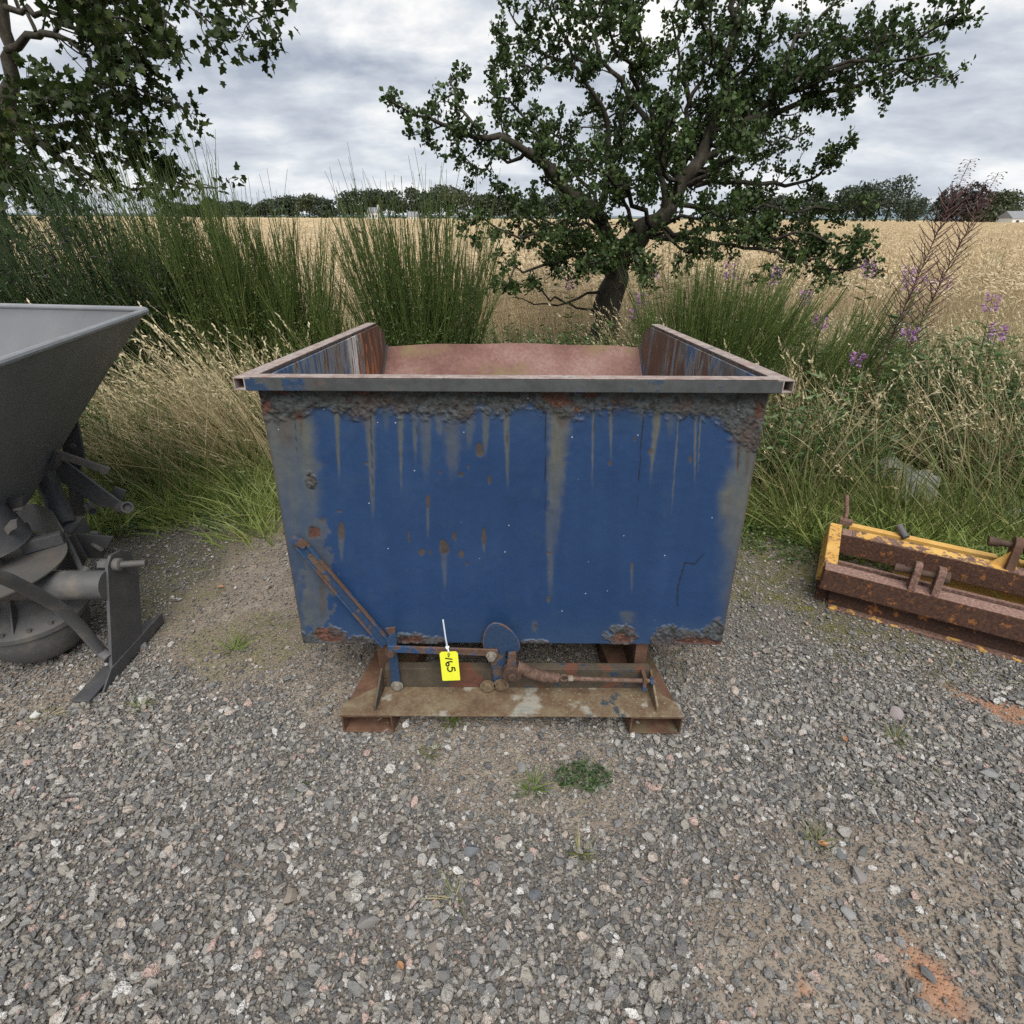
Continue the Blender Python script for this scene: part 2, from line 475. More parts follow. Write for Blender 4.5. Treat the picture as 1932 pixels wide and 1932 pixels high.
def m_plain_stone(name, col):
    m, t = material(name); o = t.obj()
    n = t.noise(o, 55, 5, 0.65); sp = t.noise(o, 240, 3, 0.7)
    c = t.mix(t.mr(n, .3, .7), tuple(k * .8 for k in col), tuple(min(1, k * 1.2) for k in col))
    c = t.mix(t.mr(sp, .56, .62, 0, .6), c, tuple(k * .45 for k in col))
    finish(t, c, .9, 0, t.bump(n, .6, .006), .3); return m
for k, (qx, qy, wpx, col, lab) in enumerate(LOCS):
    p = pz(qx, qy); depth = float((p - CAM) @ FW); size = wpx * depth / FPX
    me = stone_mesh(500 + k, 'stone', .62, 18, m_plain_stone('single_stone', col))
    o = link_mesh('stone', me); o.location = (p[0], p[1], float(yard_z(p[0], p[1])) + size * .16)
    o.scale = (size,) * 3; o.rotation_euler = (random.gauss(0, .12), random.gauss(0, .12), random.uniform(0, 6))
    tag(o, lab, 'stone', 'larger stones lying in the gravel')
for k, (qx, qy, wx, hz, lab) in enumerate([(1672, 893, .28, .11, 'long grey boulder half hidden in the grass, farther of two'),
                                           (1724, 925, .21, .12, 'grey rough boulder in the grass behind the yellow frame'),
                                           (1915, 985, .16, .08, 'grey boulder in the grass at the right edge')]):
    p = pz(qx, qy + 14)
    bm = bmesh.new(); bmesh.ops.create_icosphere(bm, subdivisions=3, radius=.5)
    for v in bm.verts:
        q = v.co * 4; d = 1 + .35 * (float(fbm(q.x + k * 3, q.y + q.z, 3)) - .5) * 2; v.co = Vector((v.co.x * d * wx * 1.25, v.co.y * d * wx * .8, v.co.z * d * hz * 2))
    me = bpy.data.meshes.new('boulder'); bm.to_mesh(me); bm.free()
    me.materials.append(m_plain_stone('boulder_stone', (.24, .24, .235))); me.polygons.foreach_set('use_smooth', [True] * len(me.polygons))
    o = link_mesh('boulder', me); o.location = (p[0], p[1], .05); tag(o, lab, 'boulder', 'boulders in the verge')


# ------------------------------------------------------------------ metal materials
def m_rust(name, cols, paint=None, paint_amt=0.4, scale=9.0, stretch=(1, 1, 1), rough=.8, bump=.5, extra=None, lichen=0.0):
    """rusty steel; paint = colour of what is left of the paint, paint_amt = how much of it"""
    m, t = material(name); o = t.obj(); ov = t.scale(o, stretch)
    n1 = t.noise(ov, scale, 6, .65); n2 = t.noise(o, scale * 7, 4, .65); n3 = t.noise(ov, scale * .35, 3, .5, .3)
    c = t.ramp(t.m('ADD', t.m('MULTIPLY', n1, .7), t.m('MULTIPLY', n2, .3)),
               [(.28, cols[0]), (.45, cols[1]), (.58, cols[2]), (.75, cols[3] if len(cols) > 3 else cols[2])])
    h = n2; rg = rough
    if paint is not None:
        f = t.m('ADD', t.m('MULTIPLY', n1, .62), t.m('MULTIPLY', n3, .38))
        th = .65 - .3 * paint_amt
        msk = t.mr(f, th, th + .035)
        pc = t.mix(t.mr(n2, .35, .7), paint, tuple(k * .7 for k in paint))
        c = t.mix(msk, c, pc); h = t.m('ADD', t.m('MULTIPLY', n2, .5), t.m('MULTIPLY', msk, .5)); rg = t.mr(msk, 0, 1, rough, .5)
    if extra is not None:      # second deposit colour, e.g. lichen or orange scale
        f2 = t.noise(o, scale * .8, 5, .6)
        c = t.mix(t.mr(f2, extra[1], extra[1] + .07, 0, extra[2] if len(extra) > 2 else .85), c, extra[0])
    if lichen:
        v = t.voro(o, 70); c = t.mix(t.m('MULTIPLY', t.mr(t.m('ADD', v.outputs['Distance'], t.noise(o, 40, 4, .7)), .70, .6), t.mr(t.noise(o, 6, 3), .52 - .06 * lichen, .62, 0, .7)), c, (.28, .27, .20))
    finish(t, c, rg, 0.0, t.bump(h, bump, .004), .35); return m


RUSTY = [(.045, .026, .018), (.085, .046, .03), (.13, .07, .045), (.19, .105, .07)]
M_RUSTBROWN = m_rust('rusty_brown_steel', RUSTY, (.04, .075, .14), .12, 8, extra=((.11, .10, .055), .56, .6))
M_RUSTFRAME = m_rust('rust_with_blue_paint', [(.05, .03, .022), (.10, .058, .04), (.15, .09, .065), (.2, .13, .1)], (.035, .075, .16), .55, 14)
M_BLUEMECH = m_rust('worn_blue_paint', [(.06, .042, .03), (.11, .075, .055), (.13, .10, .075)], (.028, .056, .115), .80, 13)
M_BASEPLATE = m_rust('mossy_rusted_plate', [(.06, .036, .024), (.12, .078, .048), (.17, .135, .085), (.25, .215, .155)], (.045, .06, .075), .22, 13,
                     extra=((.30, .295, .26), .555, .75), lichen=1.6)
M_WEB = m_rust('grimy_blue_web', [(.03, .026, .02), (.055, .046, .034), (.085, .066, .046)], (.028, .05, .085), .28, 11, extra=((.13, .05, .03), .54, .8))
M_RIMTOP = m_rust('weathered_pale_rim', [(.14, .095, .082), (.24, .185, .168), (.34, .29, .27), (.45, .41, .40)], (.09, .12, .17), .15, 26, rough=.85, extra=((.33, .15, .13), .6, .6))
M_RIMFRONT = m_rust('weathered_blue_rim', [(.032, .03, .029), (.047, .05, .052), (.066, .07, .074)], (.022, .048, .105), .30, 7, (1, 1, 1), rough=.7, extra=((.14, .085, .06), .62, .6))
M_DARKRUST = m_rust('dark_rust', [(.03, .02, .016), (.055, .035, .026), (.09, .055, .04)], None, 0, 20)
M_SPRING = m_rust('spring_steel', [(.05, .03, .025), (.10, .06, .045), (.17, .11, .085)], None, 0, 60)
M_BOLT = m_rust('grey_bolt', [(.1, .09, .075), (.17, .155, .13), (.26, .23, .2)], None, 0, 40)


def m_chute():
    m, t = material('pink_rusted_chute'); o = t.obj()
    n = t.noise(o, 3.2, 4, .55); n2 = t.noise(o, 60, 4, .7); n3 = t.noise(o, 5, 3, .5, .2)
    c = t.ramp(t.m('ADD', t.m('MULTIPLY', n, .65), t.m('MULTIPLY', n2, .35)), [(.3, (.075, .034, .028)), (.45, (.13, .063, .052)), (.56, (.18, .098, .083)), (.7, (.25, .165, .145))])
    c = t.mix(t.mr(n3, .56, .70, 0, .65), c, (.16, .125, .055))
    v = t.voro(o, 26); c = t.mix(t.mr(v.outputs['Distance'], .1, .05), c, (.07, .03, .022))
    finish(t, c, .82, 0, t.bump(n2, .4, .003), .35); return m


def m_inner(name, shift):
    """streaked inside of a side wall: flaking blue giving way to rust, white and orange runs"""
    m, t = material(name); o = t.obj(); s = t.sep(o)
    st = t.noise(t.scale(o, (1, 8, 1.6)), 2.2, 6, .68, .3); st2 = t.noise(t.scale(o, (1, 9, 2.2)), 2.6, 5, .7, .5); n = t.noise(o, 5, 4, .6)
    yy = t.mr(s[1], .0, 1.5)                  # 0 at the front wall, 1 at the far end
    f = t.m('ADD', st, t.m('MULTIPLY', t.m('SUBTRACT', yy, .45), .22 + shift))
    c = t.ramp(f, [(.36, (.05, .10, .2)), (.43, (.16, .2, .25)), (.48, (.19, .17, .155)), (.53, (.105, .06, .042)), (.62, (.085, .04, .028)), (.72, (.15, .07, .045))])
    if shift >= 0:
        org = t.m('MULTIPLY', t.mr(t.m('ABSOLUTE', t.m('SUBTRACT', yy, .66)), .20, .05), t.mr(t.m('ADD', st2, t.m('MULTIPLY', t.m('SUBTRACT', s[2], .92), -.9)), .50, .56))
        c = t.mix(org, c, t.ramp(st2, [(.4, (.30, .085, .03)), (.6, (.48, .17, .06))]))
        wh = t.m('MULTIPLY', t.mr(t.m('ABSOLUTE', t.m('SUBTRACT', yy, .57)), .09, .03), t.mr(t.noise(t.scale(o, (1, 16, 1.2)), 2.4, 5, .7, .5), .50, .54))
        c = t.mix(wh, c, (.62, .62, .6))
    else:
        c = t.mix(t.mr(n, .48, .56), c, t.mix(t.mr(st, .5, .56), (.1, .105, .105), (.12, .055, .04)))
    finish(t, c, .72, 0, t.bump(f, .35, .004), .4); return m


def m_panel():
    m, t = material('blue_painted_front'); o = t.obj()
    A = {k: t.attr(k) for k in ('blister', 'rust', 'olive', 'brown', 'crack', 'grime')}
    n = t.noise(o, 3.5, 4, .55); n2 = t.noise(o, 70, 5, .7); n3 = t.noise(o, 24, 5, .65); ns = t.noise(t.scale(o, (9, 1, 1)), 2, 5, .6)
    paint = t.ramp(t.m('ADD', t.m('MULTIPLY', n, .6), t.m('MULTIPLY', ns, .4)), [(.3, (.0125, .037, .103)), (.5, (.0155, .043, .117)), (.7, (.021, .052, .132))])
    paint = t.mix(t.mr(n2, .62, .75, 0, .12), paint, (.07, .10, .15))
    c = t.mix(t.m('MULTIPLY', A['grime'], t.mr(n3, .2, .7, .25, .6)), paint, (.05, .075, .10))
    c = t.mix(t.m('MULTIPLY', A['olive'], t.mr(ns, .3, .6, .4, .95)), c, t.ramp(n3, [(.3, (.068, .068, .050)), (.7, (.112, .110, .080))]))
    c = t.mix(t.m('MULTIPLY', A['brown'], .92), c, t.ramp(n3, [(.3, (.04, .033, .029)), (.7, (.085, .065, .052))]))
    bl = t.ramp(t.m('ADD', t.m('MULTIPLY', n3, .6), t.m('MULTIPLY', n2, .4)), [(.32, (.012, .012, .012)), (.42, (.038, .042, .043)), (.54, (.068, .076, .079)), (.66, (.055, .068, .085)), (.76, (.03, .055, .105))])
    bl = t.mix(t.mr(t.noise(o, 8, 5, .65), .47, .58, 0, .8), bl, t.mix(n3, (.045, .030, .026), (.085, .055, .046)))
    vb = t.voro(t.n('ShaderNodeVectorMath', {0: o, 1: t.n('ShaderNodeVectorMath', {0: t.noise(o, 30, 3, .6, 0, True), 1: (.05, .05, .05)}, operation='MULTIPLY').outputs[0]}, operation='ADD').outputs[0], 62, 'SMOOTH_F1'); vd = vb.outputs['Distance']
    bl = t.mix(t.mr(vd, .42, .62, 0, .75), bl, (.018, .014, .012))
    c = t.mix(A['blister'], c, bl)
    rs = t.ramp(n2, [(.3, (.035, .017, .013)), (.5, (.078, .034, .024)), (.68, (.15, .068, .046))])
    c = t.mix(A['rust'], c, rs)
    c = t.mix(A['crack'], c, (.012, .012, .012))
    v = t.voro(o, 19); fl = t.m('MULTIPLY', t.mr(v.outputs['Distance'], .045, .03), .8)
    c = t.mix(fl, c, (.45, .47, .48))
    rg = t.mr(t.m('MAXIMUM', A['blister'], t.m('MAXIMUM', A['rust'], A['olive'])), 0, 1, .36, .8)
    h = t.m('ADD', t.m('MULTIPLY', n2, t.mr(t.m('MAXIMUM', A['blister'], A['rust']), 0, 1, .02, 2.2)), t.m('ADD', t.m('MULTIPLY', t.m('MULTIPLY', t.m('SUBTRACT', n3, vd), A['blister']), 2.2), t.m('MULTIPLY', n, .12)))
    finish(t, c, rg, 0, t.bump(h, .5, .004), .45); return m


# ------------------------------------------------------------------ the blue tipping skip
SK = empty('tipping_skip', (SKIP_X, 1.6, 0), 'blue rust-streaked steel tipping skip with fork pockets standing on the gravel', 'skip')
TILT = math.radians(3.85)
SO = np.array([SKIP_X, 1.432, .262])
def sk(x, y, z):
    return (SO[0] + x, SO[1] + y * math.cos(TILT) + z * math.sin(TILT), SO[2] - y * math.sin(TILT) + z * math.cos(TILT))
HW, HT = .684, .852


def homography(src, dst):
    A = []
    for (x, y), (u, v) in zip(src, dst):
        A += [[x, y, 1, 0, 0, 0, -u * x, -u * y, -u], [0, 0, 0, x, y, 1, -v * x, -v * y, -v]]
    return np.linalg.svd(np.array(A, dtype=float))[2][-1].reshape(3, 3)


def front_panel():
    nx, nz = 430, 270
    u = np.linspace(0, 1, nx); v = np.linspace(0, 1, nz); U, V = np.meshgrid(u, v); U = U.ravel(); V = V.ravel()   # v: 0 top, 1 bottom
    Hm = homography([(0, 0), (1, 0), (1, 1), (0, 1)], [(118, 290), (1762, 296), (1598, 1106), (258, 1098)])
    q = Hm @ np.stack([U, V, np.ones_like(U)]); x, y = q[0] / q[2], q[1] / q[2]       # wear sheet coordinates (1 unit ~ 0.85 mm)
    n1 = fbm(x / 46, y / 46, 5) - .5; n2 = fbm(x / 15, y / 15, 4, 5) - .5; nf = fbm(x / 6, y / 6, 3, 8) - .5
    nsx = fbm(x / 22, y / 300, 4, 2) - .5
    # blistered band under the rim
    edge = np.interp(x, [118, 200, 270, 300, 350, 420, 520, 580, 680, 790, 830, 900, 990, 1040, 1120, 1150, 1250, 1300, 1400, 1520, 1600, 1650, 1720, 1770],
                     [408, 402, 398, 372, 376, 398, 374, 386, 388, 396, 366, 388, 362, 378, 398, 392, 372, 362, 384, 394, 410, 470, 505, 470])
    bl = sstep(26, -12, y - edge - n2 * 50 - n1 * 34)
    right = sstep(30, -8, np.abs(y - 440) - 75) * sstep(-30, 25, x - (1655 - (y - 400) * .12) + n2 * 50)
    bl = np.maximum(bl, right * sstep(520, 470, y + n1 * 60))
    # foot of the panel
    def patch(cx, cy, rx, ry, k=1.0):
        d = np.sqrt(((x - cx) / rx) ** 2 + ((y - cy) / ry) ** 2) + (n1 * 1.0 + n2 * .9) * k; return sstep(1.05, .8, d)
    foot = np.zeros_like(x)
    for p in [(335, 1085, 95, 36), (430, 1092, 70, 18), (600, 1090, 75, 22), (1000, 1100, 50, 12), (1285, 1090, 60, 44), (1490, 1085, 115, 38), (1580, 1080, 50, 55), (660, 1095, 40, 12)]:
        foot = np.maximum(foot, patch(*p))
    bl = np.maximum(bl, foot * .95)
    for p in [(290, 600, 22, 26), (280, 580, 12, 12)]: bl = np.maximum(bl, patch(*p))
    rust = np.zeros_like(x)
    for p in [(1075, 335, 44, 40), (1183, 325, 26, 20), (828, 318, 20, 13), (205, 322, 42, 14), (150, 372, 15, 20), (265, 318, 14, 10), (455, 325, 22, 14), (480, 322, 14, 10), (1725, 380, 16, 24),
              (1140, 380, 10, 8), (320, 1068, 26, 18), (610, 1088, 46, 9), (1283, 1088, 40, 18), (1500, 1092, 55, 12), (1580, 1100, 30, 10), (298, 760, 20, 17), (1440, 312, 12, 6), (345, 1085, 40, 10), (250, 400, 12, 14)]:
        rust = np.maximum(rust, patch(*p, .8))
    pits = sstep(.30, .36, n2 + .12 * nf) * bl; rust = np.maximum(rust, pits * .9)
    # vertical runs: x, top, end, width at top, width at end, strength, kind
    olive = np.zeros_like(x); brown = np.zeros_like(x); crack = np.zeros_like(x)
    def run(x0, y0, y1, w0, w1, k, drift=0.0):
        tt = np.clip((y - y0) / (y1 - y0), 0, 1); ww = w0 + (w1 - w0) * tt
        d = np.abs(x - x0 - drift * tt - nsx * 8) / np.maximum(ww, .5)
        return k * sstep(1.1, .25, d + n2 * .5) * sstep(y0 - 12, y0, y) * (1 - sstep(.55, 1.0, tt + n1 * .2))
    for a in [(372, 370, 640, 12, 2, .95, 6), (478, 378, 760, 22, 4, .95, 8), (576, 378, 680, 14, 2, .75), (622, 380, 560, 16, 4, .8), (655, 390, 620, 26, 10, .5), (740, 390, 620, 44, 14, .55),
              (795, 400, 520, 24, 6, .4), (850, 372, 540, 18, 4, .95, -6), (912, 372, 660, 15, 2, .95, 5), (1085, 380, 880, 48, 16, .97, -28), (1050, 700, 1010, 20, 8, .6, 0), (1193, 388, 640, 5, 1.5, .95, -6), (1249, 378, 560, 8, 2, .95, -2),
              (1400, 375, 640, 17, 3, .95, -32), (1465, 395, 750, 3.2, 1.4, .9, -30), (1520, 396, 640, 7, 2, .9, -8), (1538, 400, 600, 4, 1.5, .9, -14), (1440, 380, 480, 24, 8, .4), (1350, 370, 420, 20, 8, .5), (700, 380, 480, 30, 6, .5), (530, 380, 460, 20, 4, .3),
              (660, 690, 790, 8, 3, .7), (712, 830, 960, 15, 4, .6), (382, 770, 860, 12, 3, .7), (325, 730, 830, 16, 4, .6), (1313, 880, 960, 6, 2, .5), (838, 790, 830, 6, 2, .6), (1300, 1010, 1050, 30, 34, .55), (1000, 1040, 1075, 14, 14, .5)]:
        olive = np.maximum(olive, run(*a))
    side_l = sstep(34, -26, x - np.interp(y, [380, 520, 640, 760, 900, 1100], [262, 296, 312, 300, 262, 268]) + n1 * 50)
    side_r = sstep(-40, 40, x - np.interp(y, [400, 540, 640, 800, 1000, 1100], [1680, 1648, 1610, 1605, 1612, 1612]) + n1 * 60)
    olive = np.maximum(olive, np.maximum(side_l * (.92 - .62 * sstep(480, 860, y)), side_r * (.95 - .5 * sstep(620, 900, y))) * .95)
    olive = np.maximum(olive, patch(300, 900, 55, 190, 1.2) * .65)
    for a in [(205, 405, 520, 46, 20, .7), (258, 400, 480, 12, 4, .9), (1660, 500, 600, 8, 3, .9, -6), (1690, 500, 620, 12, 3, .9, -10), (1720, 500, 600, 10, 3, .8, -8), (1095, 395, 450, 34, 12, .85), (322, 880, 1040, 20, 10, .7), (460, 395, 440, 16, 6, .5)]:
        brown = np.maximum(brown, run(*a))
    for p in [(826, 505, 12, 24), (765, 580, 9, 9), (858, 595, 5, 16), (660, 664, 7, 22), (745, 772, 8, 17), (712, 808, 17, 24), (638, 823, 10, 12), (765, 828, 8, 14), (838, 770, 7, 28), (382, 755, 10, 30), (325, 720, 5, 12),
              (785, 857, 6, 7), (1045, 965, 7, 14), (1313, 866, 5, 18), (1375, 510, 8, 9), (1325, 470, 6, 10), (1503, 532, 5, 12), (1245, 545, 6, 9), (702, 573, 5, 6), (725, 440, 5, 5), (1048, 825, 9, 6), (665, 822, 4, 8), (598, 775, 4, 16), (465, 547, 9, 3), (378, 694, 12, 6), (790, 556, 4, 5), (1002, 1052, 5, 9), (1130, 480, 0.1, .1)]:
        brown = np.maximum(brown, patch(*p, .7))
    for a in [(1038, 385, 770, 2.6, 1.6, .95, -4), (1356, 370, 760, 2.6, 1.2, .95, -32), (482, 385, 720, 2.6, 1.2, .9, 5), (236, 420, 540, 1.6, 1, .8, 6), (1196, 380, 470, 1.6, .8, .9, -2), (913, 380, 520, 1.8, .8, .8, 3), (628, 385, 500, 1.6, .8, .8), (1254, 380, 430, 2.4, 1, .9), (1533, 400, 520, 1.6, .8, .8, -8), (1660, 500, 590, 2.2, 1, .9, -6)]:
        crack = np.maximum(crack, run(*a))
    def stroke(pts, wd):
        c = np.zeros_like(x)
        for (a, b), (e, f) in zip(pts[:-1], pts[1:]):
            L2 = (e - a) ** 2 + (f - b) ** 2; tt = np.clip(((x - a) * (e - a) + (y - b) * (f - b)) / L2, 0, 1)
            c = np.maximum(c, sstep(wd, wd * .4, np.hypot(x - a - tt * (e - a), y - b - tt * (f - b))))
        return c
    crack = np.maximum(crack, stroke([(1537, 833), (1515, 858), (1483, 854), (1472, 890), (1460, 930), (1458, 988)], 3.2) * .75)
    crack = np.maximum(crack, stroke([(1535, 836), (1545, 828)], 3) * .6)
    rim_l = sstep(10, 2, x - (118 + (y - 290) * .173)) + sstep(10, 2, (1762 - (y - 290) * .2025) - x)
    brown = np.maximum(brown, np.clip(rim_l, 0, 1) * .75)
    grime = np.clip(sstep(.1, .3, n1) * .25 + sstep(980, 1100, y) * .5 + sstep(480, 380, y) * .35 + side_l * .6 + side_r * .6, 0, 1)
    disp = (bl * (.0075 * (n2 + .25) + .010 * nf + .001)) - rust * .0035 - brown * .001 - crack * .001 + .0025 * n1 * (1 - bl) + .012 * (fbm(x / 420, y / 380, 2, 4) - .5)
    pts = np.array([sk(-HW + 2 * HW * a, -dd, HT * (1 - b) ) for a, b, dd in zip(U, V, disp)])
    ii = np.arange(nx * nz).reshape(nz, nx)
    fq = np.stack([ii[:-1, :-1], ii[1:, :-1], ii[1:, 1:], ii[:-1, 1:]], -1).reshape(-1, 4)
    bnd = list(ii[0, :]) + list(ii[1:, -1]) + list(ii[-1, -2::-1]) + list(ii[-2:0:-1, 0])
    nb = len(bnd); back = np.array([sk(-HW + 2 * HW * U[i], .006, HT * (1 - V[i])) for i in bnd])
    N0 = len(pts); pts = np.concatenate([pts, back]); off = np.array(root_loc(SK)); pts = pts - off
    skirt = np.array([(bnd[i], bnd[(i + 1) % nb], N0 + (i + 1) % nb, N0 + i) for i in range(nb)])
    # the back sheet, quads between opposite boundary points of the top and bottom edges
    inner = np.array([(N0 + i, N0 + i + 1, N0 + (nx + nz - 2) + (nx - 1) - i - 1, N0 + (nx + nz - 2) + (nx - 1) - i) for i in range(nx - 1)])
    fq = np.concatenate([fq, skirt, inner])
    ext = lambda a: np.concatenate([a, a[bnd]])
    me = fast_mesh('front_panel', pts, fq, 4, m_panel(), {k: ext(a) for k, a in dict(blister=bl, rust=rust, olive=olive, brown=brown, crack=crack, grime=grime).items()})
    me.polygons.foreach_set('use_smooth', [True] * len(me.polygons)); me.set_sharp_from_angle(angle=math.radians(60))
    return link_mesh('front_panel', me, SK)


front_panel()
PROF = [(.008, 0), (.70, 0), (1.602, .728), (1.545, .812), (1.445, .852), (.008, .852)]
for s_, mm in ((-1, m_inner('streaked_inner_wall', .08)), (1, m_inner('grey_inner_wall', -.05))):
    b = MB(); b.prism([sk(s_ * HW, y, z) for y, z in PROF], (-s_ * .006, 0, 0)); b.build('side_panel', mm, SK)
# chute: floor, slope and bowed lip
b = MB(); nn = 24
rows = [(.008, .004), (.70, .004), (.95, .206), (1.2, .408), (1.4, .569), (1.6, .731)]
vs = []; fs = []
for r_, (y, z) in enumerate(rows):
    for k in range(nn + 1):
        u = -1 + 2 * k / nn; bow = (1 - u * u) * .018 * max(0, (y - .7) / .9) ** 2 + .004 * math.sin(u * 9 + 1) * max(0, (y - .9))
        vs.append(sk(u * (HW - .007), y - bow * .4, z + bow))
m_ = len(vs)
vs += [(p[0], p[1] + .004, p[2] - .007) for p in vs]
W_ = nn + 1
for r_ in range(len(rows) - 1):
    for k in range(nn):
        a = r_ * W_ + k; q = (a, a + 1, a + W_ + 1, a + W_); fs += [q, tuple(i + m_ for i in q[::-1])]
for k in range(nn): a = (len(rows) - 1) * W_ + k; fs.append((a, a + 1, a + 1 + m_, a + m_))
b.add(vs, fs); b.build('chute', m_chute(), SK, angle=50)
# weld seam in both chute corners
for s_ in (-1, 1):
    b = MB(); b.tube([sk(s_ * (HW - .009), y, z + .004) for y, z in rows[2:]], .005, 6); b.build('weld_seam', M_RIMFRONT, SK)
# rims: front channel, hollow side tubes
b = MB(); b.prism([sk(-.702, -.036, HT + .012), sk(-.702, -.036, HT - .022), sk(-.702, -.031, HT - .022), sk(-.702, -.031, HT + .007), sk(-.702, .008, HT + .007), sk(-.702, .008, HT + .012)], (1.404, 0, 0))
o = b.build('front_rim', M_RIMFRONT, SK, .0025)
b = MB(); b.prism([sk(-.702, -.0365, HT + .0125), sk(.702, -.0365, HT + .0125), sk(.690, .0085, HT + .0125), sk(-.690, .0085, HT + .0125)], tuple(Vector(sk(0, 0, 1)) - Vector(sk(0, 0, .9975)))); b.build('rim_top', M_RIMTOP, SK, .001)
for s_ in (-1, 1):
    b = MB(); x0, x1, zt, zb = .701, .731, HT + .013, HT - .020; t_ = .0035; y0, y1 = -.036, 1.44
    # four walls of the tube
    def wall(xa, xb, za, zb_): b.prism([sk(s_ * xa, y0, za), sk(s_ * xb, y0, za), sk(s_ * xb, y0, zb_), sk(s_ * xa, y0, zb_)], tuple(Vector(sk(0, y1, 0)) - Vector(sk(0, y0, 0))))
    wall(.6865, x1, zt, zt - t_); wall(x0, x1, zb + t_, zb); wall(x0, x0 + t_, zt - t_, zb + t_); wall(x1 - t_, x1, zt - t_, zb + t_)
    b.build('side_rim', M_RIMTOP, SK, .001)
    b = MB(); b.prism([sk(s_ * (x0 + t_), y1 - .03, zt - t_), sk(s_ * (x1 - t_), y1 - .03, zt - t_), sk(s_ * (x1 - t_), y1 - .03, zb + t_), sk(s_ * (x0 + t_), y1 - .03, zb + t_)], (0, .01, 0)); b.build('end_cap', M_DARKRUST, SK)

# base frame ---------------------------------------------------------
def rail(xo0, xi0, xo1, xi1, s_):
    ys_ = [1.295, 1.65, 2.75]; t_ = .006; zt, zb = .077, .003
    b = MB()
    for (ya, yb, oa, ia, ob, ib) in [(ys_[0], ys_[1], xo0, xi0, xo1, xi1), (ys_[1] + .0004, ys_[2], xo1, xi1, xo1 - .06 * s_ * 0, xi1)]:
        lo = lambda x_, y_, z_: (x_, y_, z_)
        for (p, q, z0, z1) in [(0, 1, zt, zt - t_), (0, 1, zb + t_, zb)]:
            vs = [(oa, ya, z0), (ia, ya, z0), (ib, yb, z0), (ob, yb, z0)]
            b.prism(vs, (0, 0, z1 - z0))
        for e0, e1, sg in [(oa, ob, -s_), (ia, ib, s_)]:
            b.prism([(e0, ya, zt - t_), (e1, yb, zt - t_), (e1, yb, zb + t_), (e0, ya, zb + t_)], (sg * t_, 0, 0))
    return b
rail(-.548, -.383, -.492, -.327, -1).build('fork_pocket', M_RUSTBROWN, SK, .002)
rail(.554, .387, .502, .335, 1).build('fork_pocket', M_RUSTBROWN, SK, .002)
b = MB(); b.prism([(-.549, 1.293, .0785), (.555, 1.293, .0785), (.555, 1.345, .0785), (.47, 1.418, .0785), (-.455, 1.418, .0785), (-.549, 1.345, .0785)], (0, 0, .007)); b.build('base_plate', M_BASEPLATE, SK, .002)
b = MB(); b.box((SKIP_X + .018, 1.418, .124), (.885, .008, .076)); b.box((SKIP_X + .018, 1.430, .165), (.885, .032, .006)); b.build('cross_web', M_WEB, SK, .0015)
b = MB(); b.box((SKIP_X, 2.6, .05), (.62, .12, .06)); b.box((SKIP_X, 1.78, .14), (.8, .06, .115)); b.box((SKIP_X, 2.72, .07), (.62, .03, .13))  # rear member, plus cross plates added to darken the gap under the hopper
for s_ in (-1, 1): b.prism([(SKIP_X + s_ * .455, 1.46, .078), (SKIP_X + s_ * .455, 2.72, .078), (SKIP_X + s_ * .455, 2.72, .168), (SKIP_X + s_ * .455, 1.46, .252)], (-s_ * .04, 0, 0))  # side plates added to block light from the sides
b.build('cross_member_and_shade_plates', M_RUSTBROWN, SK, .002)
for s_ in (-1, 1):
    xg = SKIP_X - .43 if s_ < 0 else SKIP_X + .458
    b = MB(); b.prism([(xg, 1.414, .0856), (xg + s_ * .008, 1.31, .0856), (xg + s_ * .008, 1.313, .105), (xg, 1.414, .17)], (s_ * .007, 0, 0)); b.build('gusset', M_WEB if s_ < 0 else M_BASEPLATE, SK, .001)

# release mechanism -----------------------------------------------------
YM = 1.404
def zz(x, y): return ((1300 + x / 1.288) / 2.12, (2400 + y / 1.288) / 2.12)       # mechanism detail sheet
def mp(x, y, Y=YM): return Vector(py(*zz(x, y), Y))
def bolt(p, r=.012, h=.012, axis=(0, -1, 0), mat=M_BOLT, washer=True):
    b = MB(); a = Vector(axis); p = Vector(p)
    b.cyl(p, p + a * h, r, 6)
    if washer: b.cyl(p, p + a * .003, r * 1.45, 16)
    b.build('bolt', mat, SK, .0008)
# upright bracket with bent top
b = MB(); b.bar(mp(372, 462), mp(343, 225), .03, .008, (1, 0, 0)); b.build('upright_bracket', M_BLUEMECH, SK, .0015)
b = MB(); a_ = mp(345, 240, 1.398); t1 = mp(330, 150, 1.385); t2 = mp(360, 145, 1.385)
b.prism([mp(322, 242, 1.396), mp(316, 205, 1.394), mp(332, 185, 1.39), mp(308, 148, 1.384), mp(362, 142, 1.384), mp(362, 165, 1.386), mp(368, 200, 1.394), mp(370, 240, 1.396)], (0, .006, 0)); b.build('bent_lug', M_RUSTFRAME, SK, .001)
bolt(mp(342, 262, 1.398), .014, .02, mat=M_DARKRUST); bolt(mp(372, 440, 1.402), .014, .012, mat=M_BOLT)
